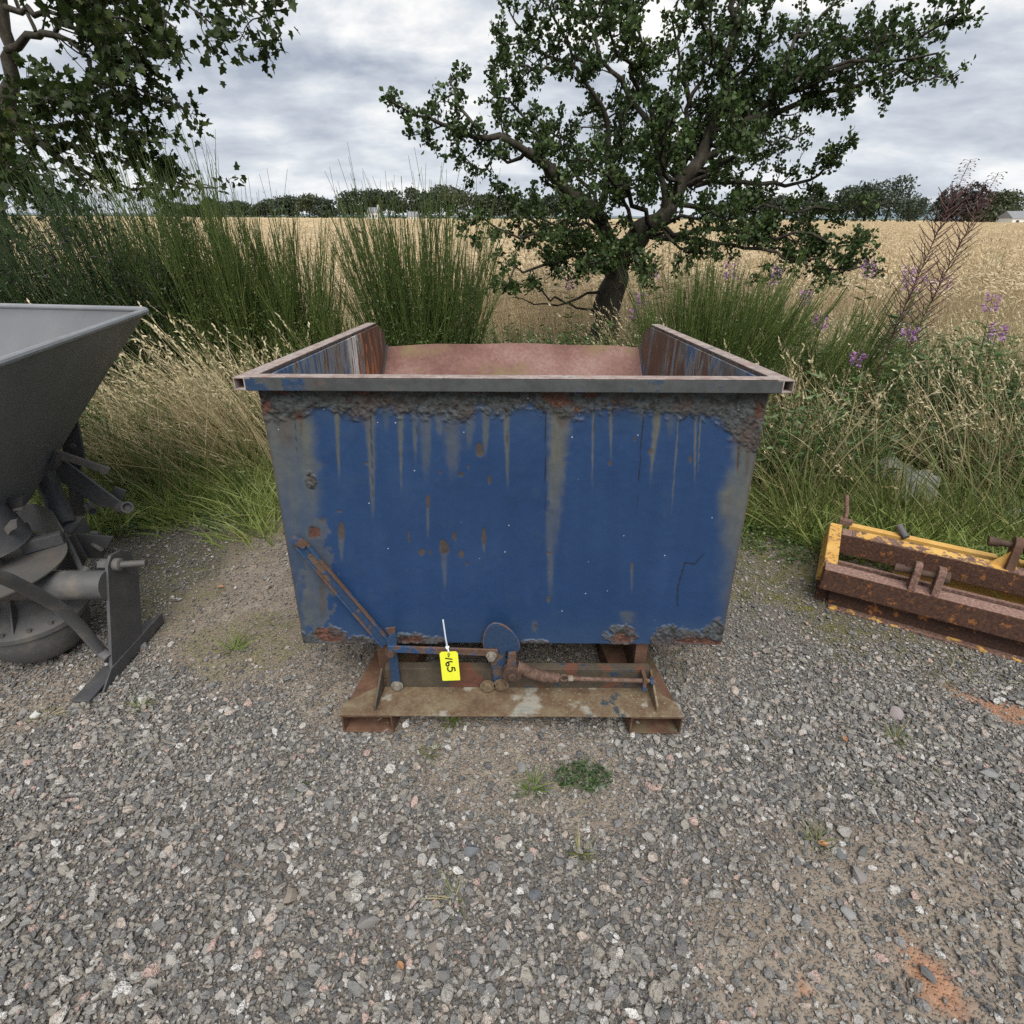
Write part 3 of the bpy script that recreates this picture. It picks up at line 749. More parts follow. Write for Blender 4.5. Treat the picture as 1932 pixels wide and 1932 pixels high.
# lever: channel bar lying along the panel
la = Vector(sk(-.405, -.02, .012)); lb = Vector(sk(-.632, -.014, .372)); lq = (lb - la).normalized()
b = MB(); b.bar(la, lb, .030, .005, (1, 0, .45)); b.build('lever_bar', M_BLUEMECH, SK, .001)
for s_ in (-1, 1):
    sd = Vector((1, 0, .63)).normalized(); sd = (sd - lq * sd.dot(lq)).normalized()
    b = MB(); b.bar(la + sd * s_ * .0165 - Vector((0, .004, 0)), lb + sd * s_ * .0165 - Vector((0, .004, 0)), .004, .014, (1, 0, .45)); b.build('lever_flange', M_RUSTFRAME, SK, .0008)
b = MB(); b.box(lb + Vector((-.004, -.004, .006)), (.046, .012, .024), Euler((0, math.radians(32), 0)).to_matrix()); b.build('lever_end', M_RUSTFRAME, SK, .001)
# link bar
b = MB(); b.bar(mp(325, 251, 1.392), mp(890, 271, 1.392), .026, .007); b.build('link_bar', M_RUSTFRAME, SK, .0015)
bolt(mp(857, 286, 1.388), .012, .018, mat=M_BOLT)
# latch plate with its post
arc = [(822, 250), (817, 222), (820, 185), (833, 150), (852, 128), (872, 119), (900, 122), (930, 136), (962, 162), (988, 195), (1000, 225), (1001, 252), (990, 263), (965, 262), (938, 255)]
b = MB(); b.prism([mp(x, y, 1.408) for x, y in arc] + [mp(930, 262, 1.408), mp(928, 440, 1.408), mp(872, 440, 1.408), mp(850, 290, 1.408)], (0, -.008, 0)); b.build('latch_plate', M_BLUEMECH, SK, .0015)
b = MB(); b.tube([mp(x, y, 1.4035) for x, y in arc[:-1]], .0035, 6); b.build('latch_edge', M_RUSTFRAME, SK)
for q in ((838, 442), (908, 436)): bolt(mp(*q, 1.398), .018, .013, mat=M_BASEPLATE)
# hook arm, roller, spring, tension rod
b = MB(); b.prism([mp(x, y, 1.388) for x, y in ((944, 264), (984, 262), (988, 345), (978, 366), (940, 366), (938, 320))], (0, -.012, 0)); b.build('hook_arm', M_RUSTFRAME, SK, .002)
b = MB(); c_ = mp(964, 374, 1.372); b.cyl(c_ + Vector((0, .018, 0)), c_ - Vector((0, .014, 0)), .031, 26); b.cyl(c_ - Vector((0, .014, 0)), c_ - Vector((0, .026, 0)), .014, 16); b.build('roller', M_DARKRUST, SK, .003)
p0, p1 = mp(990, 340, 1.375), mp(1196, 402, 1.375); ax = (p1 - p0).normalized(); u_ = Vector((0, 1, 0)); v_ = ax.cross(u_)
sp = [p0 + (p1 - p0) * (i / 330) + (u_ * math.cos(i * .6) + v_ * math.sin(i * .6)) * (.0165 + .0015 * math.sin(i / 330 * 3.14)) - v_ * 0 - Vector((0, 0, .012 * math.sin(i / 330 * math.pi))) for i in range(331)]
b = MB(); b.tube(sp, .0026, 5); b.build('tension_spring', M_SPRING, SK)
e0 = mp(1232, 402, 1.375)
b = MB(); b.tube([e0 + Vector((math.cos(q) * .0125, 0, math.sin(q) * .0125)) for q in np.linspace(0, 6.28, 20)], .004, 6); b.tube([p1, mp(1205, 392, 1.375), mp(1222, 396, 1.375)], .0028, 6); b.build('eye', M_SPRING, SK)
b = MB(); b.cyl(mp(1250, 404, 1.375), mp(1700, 418, 1.375), .0075, 10); b.build('tension_rod', M_SPRING, SK)
b = MB(); b.cyl(mp(1252, 404, 1.375), mp(1276, 405, 1.375), .0105, 6); b.build('lock_nut', M_BOLT, SK)
b = MB(); b.cyl(mp(1674, 417, 1.375), mp(1690, 417, 1.375), .014, 6); b.build('lock_nut', M_BLUEMECH, SK)
b = MB(); b.box(mp(1640, 413, 1.385), (.012, .05, .05)); b.build('rod_bracket', M_RUSTFRAME, SK, .001)

# ------------------------------------------------------------------ yellow tag
m, t = material('yellow_plastic_tag'); n = t.noise(t.obj(), 30, 3, .5); finish(t, t.mix(n, (.72, .74, .035), (.80, .82, .06)), .42, 0, None, .5); M_TAG = m
m, t = material('black_marker'); finish(t, (.012, .012, .014), .5); M_INK = m
m, t = material('pale_string'); finish(t, (.62, .68, .75), .5); M_STRING = m
YT = 1.372
TG = empty('lot_tag', mp(640, 340, YT), 'yellow plastic lot tag with handwritten 165 hanging from the link bar of the blue skip', 'tag')
c4 = [mp(589, 268, YT), mp(683, 265, YT), mp(706, 413, YT - .012), mp(605, 416, YT - .012)]
ex = (c4[1] - c4[0]).normalized(); ey = ((c4[3] - c4[0]) - ex * (c4[3] - c4[0]).dot(ex)).normalized(); en = ex.cross(ey).normalized()
if en.y > 0: en = -en
TW, TH = (c4[1] - c4[0]).length, (c4[3] - c4[0]).length
tp = lambda u, v, d=0.0: c4[0] + (c4[1] - c4[0]) * u + (c4[3] - c4[0]) * v + en * d
b = MB(); b.prism([tp(.0, .06), tp(.1, 0), tp(.9, 0), tp(1, .06), tp(1, .97), tp(.97, 1), tp(.03, 1), tp(0, .97)], -en * .0012); b.build('tag_card', M_TAG, TG)
def pen(pts, w=.0022):
    b = MB()
    P = [tp(u, v, .0006) for u, v in pts]
    for a, c in zip(P[:-1], P[1:]):
        d = (c - a).normalized(); s = d.cross(en) * w
        b.prism([a + s - d * w * .5, c + s + d * w * .5, c - s + d * w * .5, a - s - d * w * .5], en * .0003)
    b.build('handwriting', M_INK, TG, smooth=False)
pen([(.50, .165), (.47, .15)])
pen([(.30, .215), (.66, .255)])
pen([(.66, .34), (.52, .335), (.38, .355), (.30, .41), (.31, .465), (.38, .485), (.45, .46), (.46, .41), (.42, .365)])
pen([(.76, .66), (.75, .545)]); pen([(.75, .55), (.60, .535)]); pen([(.60, .535), (.62, .60), (.58, .66), (.47, .68), (.38, .64), (.36, .57), (.39, .53)])
b = MB(); b.tube([tp(.5 + .05 * math.cos(q), .085 + .03 * math.sin(q), .001) for q in np.linspace(0, 6.28, 14)], .0011, 5); b.build('hole_ring', M_INK, TG)
b = MB(); k0 = mp(637, 268, YT - .004); k1 = mp(630, 240, 1.384); k2 = mp(608, 102, 1.387)
b.tube([k0, mp(634, 255, 1.375), k1, mp(622, 200, 1.383), k2], .0026, 6); b.tube([k1 + Vector((math.cos(q) * .004, math.sin(q) * .004, math.cos(q * 2) * .003 - .003)) for q in np.linspace(0, 6.28, 12)], .0026, 6); b.build('string', M_STRING, TG)


# ------------------------------------------------------------------ grey fertiliser spreader (left)
def m_greypaint(name, c, dust=(.16, .14, .115), amt=.35, rough=.45, chips=None):
    m, t = material(name); o = t.obj()
    n = t.noise(o, 4, 5, .6); n2 = t.noise(o, 55, 4, .65); n3 = t.noise(o, 13, 5, .65)
    col = t.mix(t.mr(n, .3, .7), tuple(k * .85 for k in c), tuple(k * 1.12 for k in c))
    col = t.mix(t.m('MULTIPLY', t.mr(n3, .47, .68), amt), col, dust)
    if chips:
        v = t.voro(o, chips[0]); col = t.mix(t.m('MULTIPLY', t.mr(v.outputs['Distance'], .05, .03), .9), col, chips[1])
    finish(t, col, t.mr(n3, .3, .7, rough, rough + .2), 0, t.bump(t.m('ADD', t.m('MULTIPLY', n2, .3), t.m('MULTIPLY', n, .8)), .25, .004), .5); return m


M_HOP = m_greypaint('grey_hopper_paint', (.125, .13, .14), amt=.12, rough=.36, chips=(11, (.42, .4, .38)))
M_DGREY = m_greypaint('dark_grey_paint', (.058, .06, .066), amt=.25)
M_CAST = m_greypaint('dusty_grey_casting', (.085, .085, .088), (.17, .145, .115), .6, .55)
M_DISC = m_greypaint('worn_disc_steel', (.085, .083, .08), (.12, .085, .06), .5, .5)
M_RIMG = m_greypaint('worn_pale_rim', (.2, .21, .225), (.3, .3, .3), .3, .35)
SP = empty('fertiliser_spreader', (-1.7, 1.8, 0), 'dark grey fertiliser spreader with square tapered hopper standing left of the blue skip', 'spreader')


def rloop(c4, r, k=6):
    out = []
    for i in range(4):
        p = np.array(c4[i], float); a = np.array(c4[i - 1], float) - p; b_ = np.array(c4[(i + 1) % 4], float) - p
        a /= np.linalg.norm(a); b_ /= np.linalg.norm(b_)
        p0, p1 = p + a * r, p + b_ * r
        for j in range(k + 1):
            tt = j / k; out.append((1 - tt) ** 2 * p0 + 2 * tt * (1 - tt) * p + tt ** 2 * p1)
    return out
zr_ = 1.13
cb = pz(283, 586, zr_)[:2]; dn = (pz(0, 690, zr_) - pz(283, 588, zr_))[:2]; dn /= np.linalg.norm(dn); dl = (pz(0, 579, zr_) - pz(283, 586, zr_))[:2]; dl /= np.linalg.norm(dl)
top4 = [cb, cb + dl * 1.25, cb + dl * 1.25 + dn * 1.12, cb + dn * 1.12]
bot4 = [(-1.90, 2.0), (-2.16, 2.05), (-2.14, 1.78), (-1.86, 1.74)]
T_ = rloop(top4, .06); B_ = rloop(bot4, .05); n_ = len(T_)
levels = [(B_, .50, 0), (T_, zr_, 0)]
cT, cB = np.mean(T_, 0), np.mean(B_, 0)
vs = []
for f, z in ((0, .50), (.33, .71), (.66, .92), (1, zr_)):
    vs += [(*(np.array(p) * (1 - f) + np.array(q) * f), z) for p, q in zip(B_, T_)]
for f, z in ((1, zr_), (.66, .923), (.33, .714), (0, .505)):
    vs += [(*((np.array(p) - cB) * .985 * (1 - f) + cB * (1 - f) + ((np.array(q) - cT) * .994 + cT) * f), z) for p, q in zip(B_, T_)]
fs = [(i * n_ + k, i * n_ + (k + 1) % n_, (i + 1) * n_ + (k + 1) % n_, (i + 1) * n_ + k) for i in range(7) for k in range(n_)]
b = MB(); b.add(vs, fs); b.build('hopper', M_HOP, SP, angle=50)
b = MB(); lp = [Vector((*p, zr_ + .004)) for p in T_]; b.tube(lp + lp[:2], .0125, 10, False); b.build('rim', M_RIMG, SP)


def zs(x, y): return (x / 3.115 / 2.12, (2100 + y / 3.115) / 2.12)
def z3(x, y): return (x / 5.853, 849 + y / 5.853)
def z2(x, y): return (x / 1.104 / 2.12, (1150 + y / 1.104) / 2.12)
# outlet spout
b = MB(); b.lathe([(.13, .66), (.165, .55), (.185, .462), (.19, .455), (.18, .46), (.15, .56)], (-1.935, 1.70, 0), 40); b.build('outlet_spout', M_DGREY, SP)
# spinning disc with vanes
DC = Vector((-1.862, 1.633, 0)); DR = .261
b = MB(); b.lathe([(.0, .432), (.055, .43), (.075, .408), (.15, .394), (DR - .004, .402), (DR, .404), (DR, .399), (.15, .388), (.06, .39), (0, .39)], DC, 64); b.build('spinner_disc', M_DISC, SP, angle=30)
for q0, q1 in (((290, 365), (800, 225)), ((190, 200), (400, 80))):
    a_ = Vector(pz(*zs(*q0), .40)); c_ = Vector(pz(*zs(*q1), .405))
    for _ in range(1):
        d = c_ - a_
    b = MB(); b.bar(a_ + Vector((0, 0, .02)), c_ + Vector((0, 0, .02)), .042, .004); s_ = d.normalized().cross(Vector((0, 0, 1)))
    b.bar(a_ + Vector((0, 0, .041)) - s_ * .012, c_ + Vector((0, 0, .041)) - s_ * .012, .004, .026); b.build('vane', M_DGREY, SP, .0012)
for ang in (2.6, 4.2):
    a_ = DC + Vector((math.cos(ang) * .06, math.sin(ang) * .06, .42)); c_ = DC + Vector((math.cos(ang) * .25, math.sin(ang) * .25, .425))
    b = MB(); b.bar(a_, c_, .042, .004); b.build('vane', M_DGREY, SP, .0012)
b = MB(); b.lathe([(0, .47), (.03, .468), (.05, .45), (.075, .425), (.08, .405)], DC + Vector((-.0, .0, 0)), 24); b.build('hub', M_DISC, SP)
# gearbox bowl
GC = Vector((-1.795, 1.69, 0)); GR = .175
b = MB(); b.lathe([(.085, .36), (.075, .30), (.08, .245), (.095, .225), (GR - .004, .187), (GR, .183), (GR, .165), (GR - .008, .163), (GR - .012, .12), (GR - .025, .07), (GR - .055, .035), (GR - .075, .028), (0, .025)], GC, 56); b.build('gearbox_bowl', M_CAST, SP, angle=28)
for ang in (-.35, -1.25, -2.2):
    u = Vector((math.cos(ang), math.sin(ang), 0)); w_ = Vector((-u.y, u.x, 0)) * .006
    b = MB(); b.prism([GC + u * .074 + Vector((0, 0, .325)) - w_ / 2, GC + u * .16 + Vector((0, 0, .192)) - w_ / 2, GC + u * .07 + Vector((0, 0, .225)) - w_ / 2], w_); b.build('rib', M_CAST, SP, .001)
for ang in (-.55, -.95, -1.45):
    p = GC + Vector((math.cos(ang) * .158, math.sin(ang) * .158, .19)); b = MB(); b.cyl(p, p + Vector((0, 0, .012)), .008, 6); b.build('bolt', M_CAST, SP)
# right leg: skid, raked plate, cross tube, pin
XL = -1.44
pl = [Vector((XL, 1.532, .045)), Vector((XL, 1.715, .035)), Vector((XL, 1.824, .30)), Vector((XL, 1.81, .37)), Vector((XL, 1.77, .405)), Vector((XL, 1.715, .415)), Vector((XL, 1.684, .39))]
b = MB(); b.prism(pl, (-.012, 0, 0)); b.build('leg_plate', M_DGREY, SP, .002)
s0, s1 = Vector(pz(168, 1331, 0)), Vector(pz(300, 1176, 0)); s0.x = -1.452; s1.x = -1.445
b = MB(); b.bar(s0 + Vector((-.028, 0, .017)), s1 + Vector((-.028, 0, .017)), .009, .062, (0, 0, 1)); b.build('skid_foot', M_DGREY, SP, .002)
b = MB(); b.prism([(XL + .004, s0.y + .05, .008), (XL + .004, s1.y, .008), (XL + .004, s1.y + .005, .052), (XL + .004, s0.y + .12, .055)], (-.006, 0, 0)); b.build('skid_flange', M_DGREY, SP, .001)
tq = px(*z3(1195, 1490), XL - .008); tl = Vector((-1.84, tq[1] - .02, tq[2] + .005))
b = MB(); b.cyl(tq, tl, .0525, 32); b.build('cross_tube', M_CAST, SP)
pc = px(*z3(1275, 1265), XL)
b = MB(); b.tube([Vector(pc) + Vector((d, 0, 0)) for d in (-.0, .02, .022, .024)], [.024, .024, .02, .016], 20); b.build('pin_collar', M_CAST, SP)
b = MB(); b.cyl(Vector(pc) + Vector((.02, 0, 0)), Vector(pc) + Vector((.105, .012, .0)), .0125, 16); b.build('link_pin', M_DISC, SP, .001)
b = MB(); b.cyl(Vector(pc) + Vector((-.014, 0, 0)), Vector(pc) + Vector((-.055, 0, 0)), .021, 6); b.build('pin_nut', M_CAST, SP, .001)
# brace tube from the leg foot across the front of the disc
br = [py(*zs(1246, 1560), 1.57), py(*zs(1000, 1270), 1.535), py(*zs(760, 1040), 1.50), py(*zs(560, 920), 1.46), py(*zs(330, 790), 1.41), py(*zs(100, 680), 1.36), py(*zs(-250, 560), 1.30)]
br = [Vector(pl[0]) + Vector((-.012, .02, .035))] + [Vector(p) for p in br]
b = MB(); b.tube(br, .0195, 16); b.build('brace_tube', M_CAST, SP)
# thin stay rod standing on the cross tube
b = MB(); a_ = Vector(py(*zs(1030, 590), 1.76)); c_ = Vector(py(*zs(800, 110), 1.93)); b.tube([a_, c_], .0095, 12); b.tube([c_, Vector(py(*zs(720, -20), 1.98))], .004, 8); b.build('stay_rod', M_CAST, SP)
b = MB(); b.cyl(a_ + Vector((0, -.02, -.004)), a_ + Vector((.01, .014, .006)), .017, 16); b.build('rod_eye', M_CAST, SP)
# deflector wall behind the disc
top = [(-60, 700), (100, 640), (270, 595), (400, 603), (500, 640), (570, 682), (640, 800), (700, 900)]
bot = [(-60, 1010), (90, 965), (250, 930), (360, 900), (480, 915), (580, 945), (690, 1000), (735, 1035)]
Yd = [2.02, 2.02, 2.01, 1.99, 1.96, 1.93, 1.88, 1.84]
vs = [tuple(py(*z3(*q), y)) for q, y in zip(top, Yd)] + [tuple(py(*z3(*q), y)) for q, y in zip(bot, Yd)]
k = len(top); vs += [(p[0], p[1] + .005, p[2]) for p in vs]
fs = []
for i in range(k - 1): fs += [(i, i + 1, k + i + 1, k + i), (2 * k + i + 1, 2 * k + i, 3 * k + i, 3 * k + i + 1), (i + 1, i, 2 * k + i, 2 * k + i + 1), (k + i, k + i + 1, 3 * k + i + 1, 3 * k + i)]
fs += [(0, k, 3 * k, 2 * k), (k - 1, 3 * k - 1, 4 * k - 1, 2 * k - 1)]
b = MB(); b.add(vs, fs); b.build('deflector', M_DGREY, SP)


def plate(name, pts, Y, th=.008, mat=M_DGREY, zf=z3, bev=.0015):
    """steel plate standing in the plane Y (or one Y per corner)"""
    Ys = Y if isinstance(Y, (list, tuple)) else [Y] * len(pts)
    b = MB(); b.prism([py(*zf(*q), y) for q, y in zip(pts, Ys)], (0, th, 0)); return b.build(name, mat, SP, bev)
# headstock behind: raking post, uprights, arm plates, pockets
b = MB(); b.cyl(py(*z3(480, 260), 2.16), py(*z3(735, 835), 2.02), .040, 28); b.build('raking_post', M_DGREY, SP)
plate('headstock_upright', [(745, 330), (810, 360), (828, 740), (770, 740)], 2.18, .01)
plate('headstock_upright', [(640, -420), (800, -560), (930, 90), (880, 200), (925, 735), (828, 735), (800, 420), (700, 90)], 2.22, .012)
b = MB(); hc = Vector(px(*z2(325, 695), 0)) if False else Vector(py(*z2(325, 697), 2.212)); b.cyl(hc, hc + Vector((0, -.008, 0)), .012, 18); b.build('link_hole_bush', M_RUSTBROWN if False else M_CAST, SP, .001)
plate('arm_plate', [(600, 215), (640, 110), (720, 130), (1345, 590), (1330, 690), (1290, 670), (1200, 628), (1110, 640), (662, 350)], [2.12] * 9, .010)
b = MB(); p0 = Vector(py(*z3(1320, 640), 2.13)); p1 = Vector(py(*z3(1405, 632), 2.08)); b.tube([p0, p1], .024, 20, True, .72); b.build('hitch_bush', M_CAST, SP)
plate('lug_plate', [(1262, 405), (1392, 455), (1352, 572), (1238, 490)], 2.17, .008)
b = MB(); p0 = Vector(py(*z3(600, 30), 2.06)); p1 = Vector(py(*z3(1210, 235), 2.10)); b.bar(p0, p1, .030, .014); b.build('catch_bar', M_CAST, SP, .002)
plate('hopper_bracket', [(470, 180), (620, 60), (625, 190), (575, 245)], 2.03, .03)
b = MB(); p0 = Vector(py(*z3(930, 650), 2.19)); b.tube([p0 + Vector((0, .03, 0)), p0 + Vector((.05, -.02, 0))], .019, 18, True, .6); b.build('cross_bush', M_DGREY, SP)
plate('bracket_top', [(680, 875), (795, 740), (920, 738), (760, 950)], [1.98, 2.06, 2.06, 1.97], .01, M_CAST)
plate('bracket_side', [(768, 935), (925, 752), (1000, 915), (820, 925)], [1.97, 2.06, 2.06, 1.98], .008)
plate('pocket_plate', [(805, 925), (1245, 962), (1130, 1192), (950, 1190)], 1.965, .010)
plate('lower_gusset', [(752, 965), (800, 930), (955, 1192), (905, 1290), (880, 1325), (610, 1330), (740, 1100)], 1.93, .012)
b = MB(); p0 = Vector(py(*z3(1030, 1045), 1.962)); b.cyl(p0, p0 + Vector((.055, -.035, -.0)), .009, 12); b.build('pocket_pin', M_CAST, SP)
b = MB(); p0 = Vector(py(*z3(1010, 915), 2.0)); b.cyl(p0, p0 + Vector((.03, 0, 0)), .008, 10); b.build('hinge_pin', M_CAST, SP)
# shutter linkage at the outlet
plate('shutter_slide', [(-80, 560), (250, 515), (240, 660), (130, 700), (-80, 740)], 1.80, .012)
plate('shutter_lever', [(30, 880), (110, 780), (180, 770), (190, 860), (120, 900), (60, 985)], 1.70, .008, M_CAST)
plate('shutter_handle', [(140, 655), (245, 640), (248, 665), (140, 682)], 1.775, .012, M_CAST)
# far leg and frame on the other side, so the machine stands
b = MB(); b.prism([(-2.62, 1.53, .045), (-2.62, 1.715, .035), (-2.62, 1.82, .37), (-2.62, 1.684, .39)], (-.012, 0, 0)); b.build('leg_plate', M_DGREY, SP, .002)
b = MB(); b.box((-2.65, 1.64, .008), (.062, .45, .007)); b.build('skid_foot', M_DGREY, SP)
b = MB(); b.cyl((-1.84, tl.y, tl.z), (-2.61, tl.y - .02, tl.z), .0525, 24); b.build('cross_tube', M_CAST, SP)
b = MB(); b.box((-2.28, 2.10, .60), (.6, .06, .06)); b.build('frame_rail', M_DGREY, SP, .003)

# ------------------------------------------------------------------ rusty yellow frame (right)
def m_yellow(name, amt, sc=16, orange=False):
    m, t = material(name); o = t.obj()
    n1 = t.noise(o, sc, 6, .66); n2 = t.noise(o, sc * 6, 4, .65); n3 = t.noise(o, sc * .3, 3)
    ru = t.ramp(n2, [(.3, (.075, .042, .032)), (.5, (.15, .085, .065)), (.7, (.25, .165, .14))]) if not orange else t.ramp(n2, [(.3, (.028, .015, .011)), (.5, (.055, .028, .02)), (.7, (.10, .05, .036))])
    ye = t.ramp(n3, [(.3, (.50, .27, .06)), (.7, (.60, .37, .11))])
    f = t.m('ADD', t.m('MULTIPLY', n1, .7), t.m('MULTIPLY', n3, .3)); th = .68 - .36 * amt
    if orange: ye = t.ramp(n2, [(.3, (.22, .08, .022)), (.7, (.36, .15, .04))])
    msk = t.mr(f, th, th + .03)
    c = t.mix(msk, ru, ye)
    finish(t, c, t.mr(msk, 0, 1, .85, .55), 0, t.bump(t.m('ADD', t.m('MULTIPLY', n2, .5), t.m('MULTIPLY', msk, .5)), .5, .003), .35); return m
M_YEL = m_yellow('chipped_yellow_paint', .70, 44); M_YELR = m_yellow('yellow_paint_on_rust', .50, 20); M_RTOP = m_yellow('pale_rusted_top', .16); M_RFACE = m_yellow('dark_rusted_face', .25, 22, True)
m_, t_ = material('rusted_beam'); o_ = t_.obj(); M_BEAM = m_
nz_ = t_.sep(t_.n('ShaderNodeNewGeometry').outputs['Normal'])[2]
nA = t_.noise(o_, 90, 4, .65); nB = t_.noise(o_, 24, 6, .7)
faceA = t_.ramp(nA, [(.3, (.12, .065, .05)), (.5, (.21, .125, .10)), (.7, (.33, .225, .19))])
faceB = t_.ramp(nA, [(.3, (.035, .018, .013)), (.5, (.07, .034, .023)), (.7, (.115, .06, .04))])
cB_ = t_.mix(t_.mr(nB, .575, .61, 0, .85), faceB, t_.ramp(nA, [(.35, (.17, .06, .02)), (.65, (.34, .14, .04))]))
# upper faces of the beam get a paler colour than its sides
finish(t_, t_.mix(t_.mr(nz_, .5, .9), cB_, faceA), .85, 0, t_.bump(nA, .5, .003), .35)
FO = np.array([1.31, 1.98]); FA = np.array([.866, -.499]); FB = np.array([.499, .866])
def fp(u, v, z): p = FO + FA * u + FB * v; return Vector((p[0], p[1], z))
def fbox(b, u0, u1, v0, v1, z0, z1): return b.prism([fp(u0, v0, z0), fp(u1, v0, z0), fp(u1, v1, z0), fp(u0, v1, z0)], (0, 0, z1 - z0))
FR = empty('yellow_frame_attachment', (float(FO[0]), float(FO[1]), 0), 'rusty steel attachment frame with chipped yellow paint and lugs lying right of the skip', 'frame')
UL = 1.75
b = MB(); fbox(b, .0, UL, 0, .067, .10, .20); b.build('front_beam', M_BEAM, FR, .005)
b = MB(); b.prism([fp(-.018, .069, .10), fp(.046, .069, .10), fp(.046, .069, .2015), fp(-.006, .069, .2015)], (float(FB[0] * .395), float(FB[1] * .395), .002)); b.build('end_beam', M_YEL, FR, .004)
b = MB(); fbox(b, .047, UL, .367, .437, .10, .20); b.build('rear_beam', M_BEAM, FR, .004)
b = MB(); fbox(b, .09, .70, .368, .436, .2, .2025); b.build('paint_skin', M_YELR, FR)
M_YELS = m_yellow('sound_yellow_paint', .92, 30)
b = MB(); fbox(b, .075, .645, .478, .516, .175, .20); b.build('rear_rail', M_YELS, FR, .003)
b = MB(); fbox(b, .72, UL, .478, .516, .175, .20); b.build('rear_rail', M_YELS, FR, .003)
b = MB(); fbox(b, .047, UL, .097, .114, .12, .198); b.build('inner_rail', M_RTOP, FR, .002)
b = MB(); fbox(b, .05, UL, .446, .470, .088, .098); fbox(b, .3, UL, .452, .462, .0, .088); b.build('lower_blade', m_yellow('yellow_blade_paint', .9, 8), FR, .002)  # yellow paint over rust, the same yellow as the other parts
b = MB(); fbox(b, .05, UL, .052, .064, .004, .0995); b.build('lower_plate', M_RFACE, FR, .002)
b = MB(); fbox(b, .055, UL, .018, .051, .002, .012); b.build('base_flange', m_yellow('dirty_flange', .34, 18), FR, .002)
b = MB(); fbox(b, .0, .05, .069, .46, .004, .0995); b.build('end_plate', M_RFACE, FR, .002)
for u in (.308, .385):
    pts = [fp(u - .013, .0, .198), fp(u - .013, .062, .198), fp(u - .013, .072, .27)] + [fp(u - .013, .045 + .032 * math.cos(q), .275 + .034 * math.sin(q)) for q in np.linspace(.1, math.pi, 9)]
    b = MB(); b.prism(pts, (float(FA[0] * .026), float(FA[1] * .026), 0)); b.build('lug', M_RTOP if u < .35 else M_RTOP, FR, .003)
b = MB(); b.tube([fp(.235, .045, .262), fp(.262, .045, .263), fp(.264, .045, .263), fp(.405, .045, .268)], [.017, .017, .013, .013], 14); b.build('lug_pin', M_DARKRUST, FR, .001)
b = MB(); b.cyl(fp(.40, .045, .268), fp(.415, .045, .2685), .026, 20); b.build('pin_washer', M_DARKRUST, FR, .001)
pts = [fp(.655, .372, .2), fp(.655, .45, .2), fp(.655, .462, .30)] + [fp(.655, .428 + .034 * math.cos(q), .30 + .034 * math.sin(q)) for q in np.linspace(.1, math.pi, 9)]
b = MB(); b.prism(pts, (float(FA[0] * .03), float(FA[1] * .03), 0)); b.build('lug', M_RUSTBROWN, FR, .003)
b = MB(); b.prism([fp(.60, .40, .2), fp(.655, .40, .2), fp(.655, .40, .275)], (float(FB[0] * .008), float(FB[1] * .008), 0)); b.build('lug_gusset', M_YEL, FR, .001)
b = MB(); b.tube([fp(.575, .428, .292), fp(.61, .428, .294), fp(.612, .428, .294), fp(.70, .428, .298)], [.02, .02, .014, .014], 14); b.build('lug_pin', M_DARKRUST, FR, .001)
b = MB(); b.tube([fp(.70, .428, .298), fp(.712, .428, .299)], .038, 20); b.build('pin_washer', M_DARKRUST, FR, .002)
b = MB(); b.tube([fp(.73, .41, .292), fp(.755, .415, .295), fp(.80, .43, .27), fp(.86, .45, .23), fp(.96, .47, .215)], [.036, .042, .045, .045, .045], 18); b.build('hose_sleeve', m_greypaint('dirty_white_sleeve', (.42, .41, .36), (.25, .22, .16), .6, .8), FR)
b = MB(); b.tube([fp(.052, .508, .20), fp(.05, .514, .25), fp(.03, .54, .325)], [.0105, .010, .009], 12); b.build('handle_rod', m_yellow('rusty_rod', .3), FR, .001)
b = MB(); b.bar(fp(.03, .495, .205), fp(.085, .495, .205), .03, .03); b.build('rod_socket', M_RTOP, FR, .002)
b = MB(); b.tube([fp(.268, .52, .235), fp(.292, .49, .212), fp(.305, .474, .203)], .016, 14); b.build('spring_latch', M_CAST, FR, .001)


# ------------------------------------------------------------------ plant materials
def m_plant(name, ramp, attr='tone', rough=.75, trans=.25, vary=.12, spec=.2):
    m, t = material(name); a = t.attr(attr); r = t.rnd()
    f = t.m('ADD', a, t.m('MULTIPLY', t.m('SUBTRACT', r, .5), vary * 2), clamp=True)
    c = t.ramp(f, ramp)
    d = t.n('ShaderNodeBsdfDiffuse', {'Color': c}); tr = t.n('ShaderNodeBsdfTranslucent', {'Color': c}); g = t.n('ShaderNodeBsdfGlossy', {'Color': (1, 1, 1, 1), 'Roughness': .45})
    mx = t.n('ShaderNodeMixShader', {0: trans, 1: d.outputs[0], 2: tr.outputs[0]})
    mg = t.n('ShaderNodeMixShader', {0: spec * .15, 1: mx.outputs[0], 2: g.outputs[0]})
    t.L.new(mg.outputs[0], t.out.inputs[0]); return m


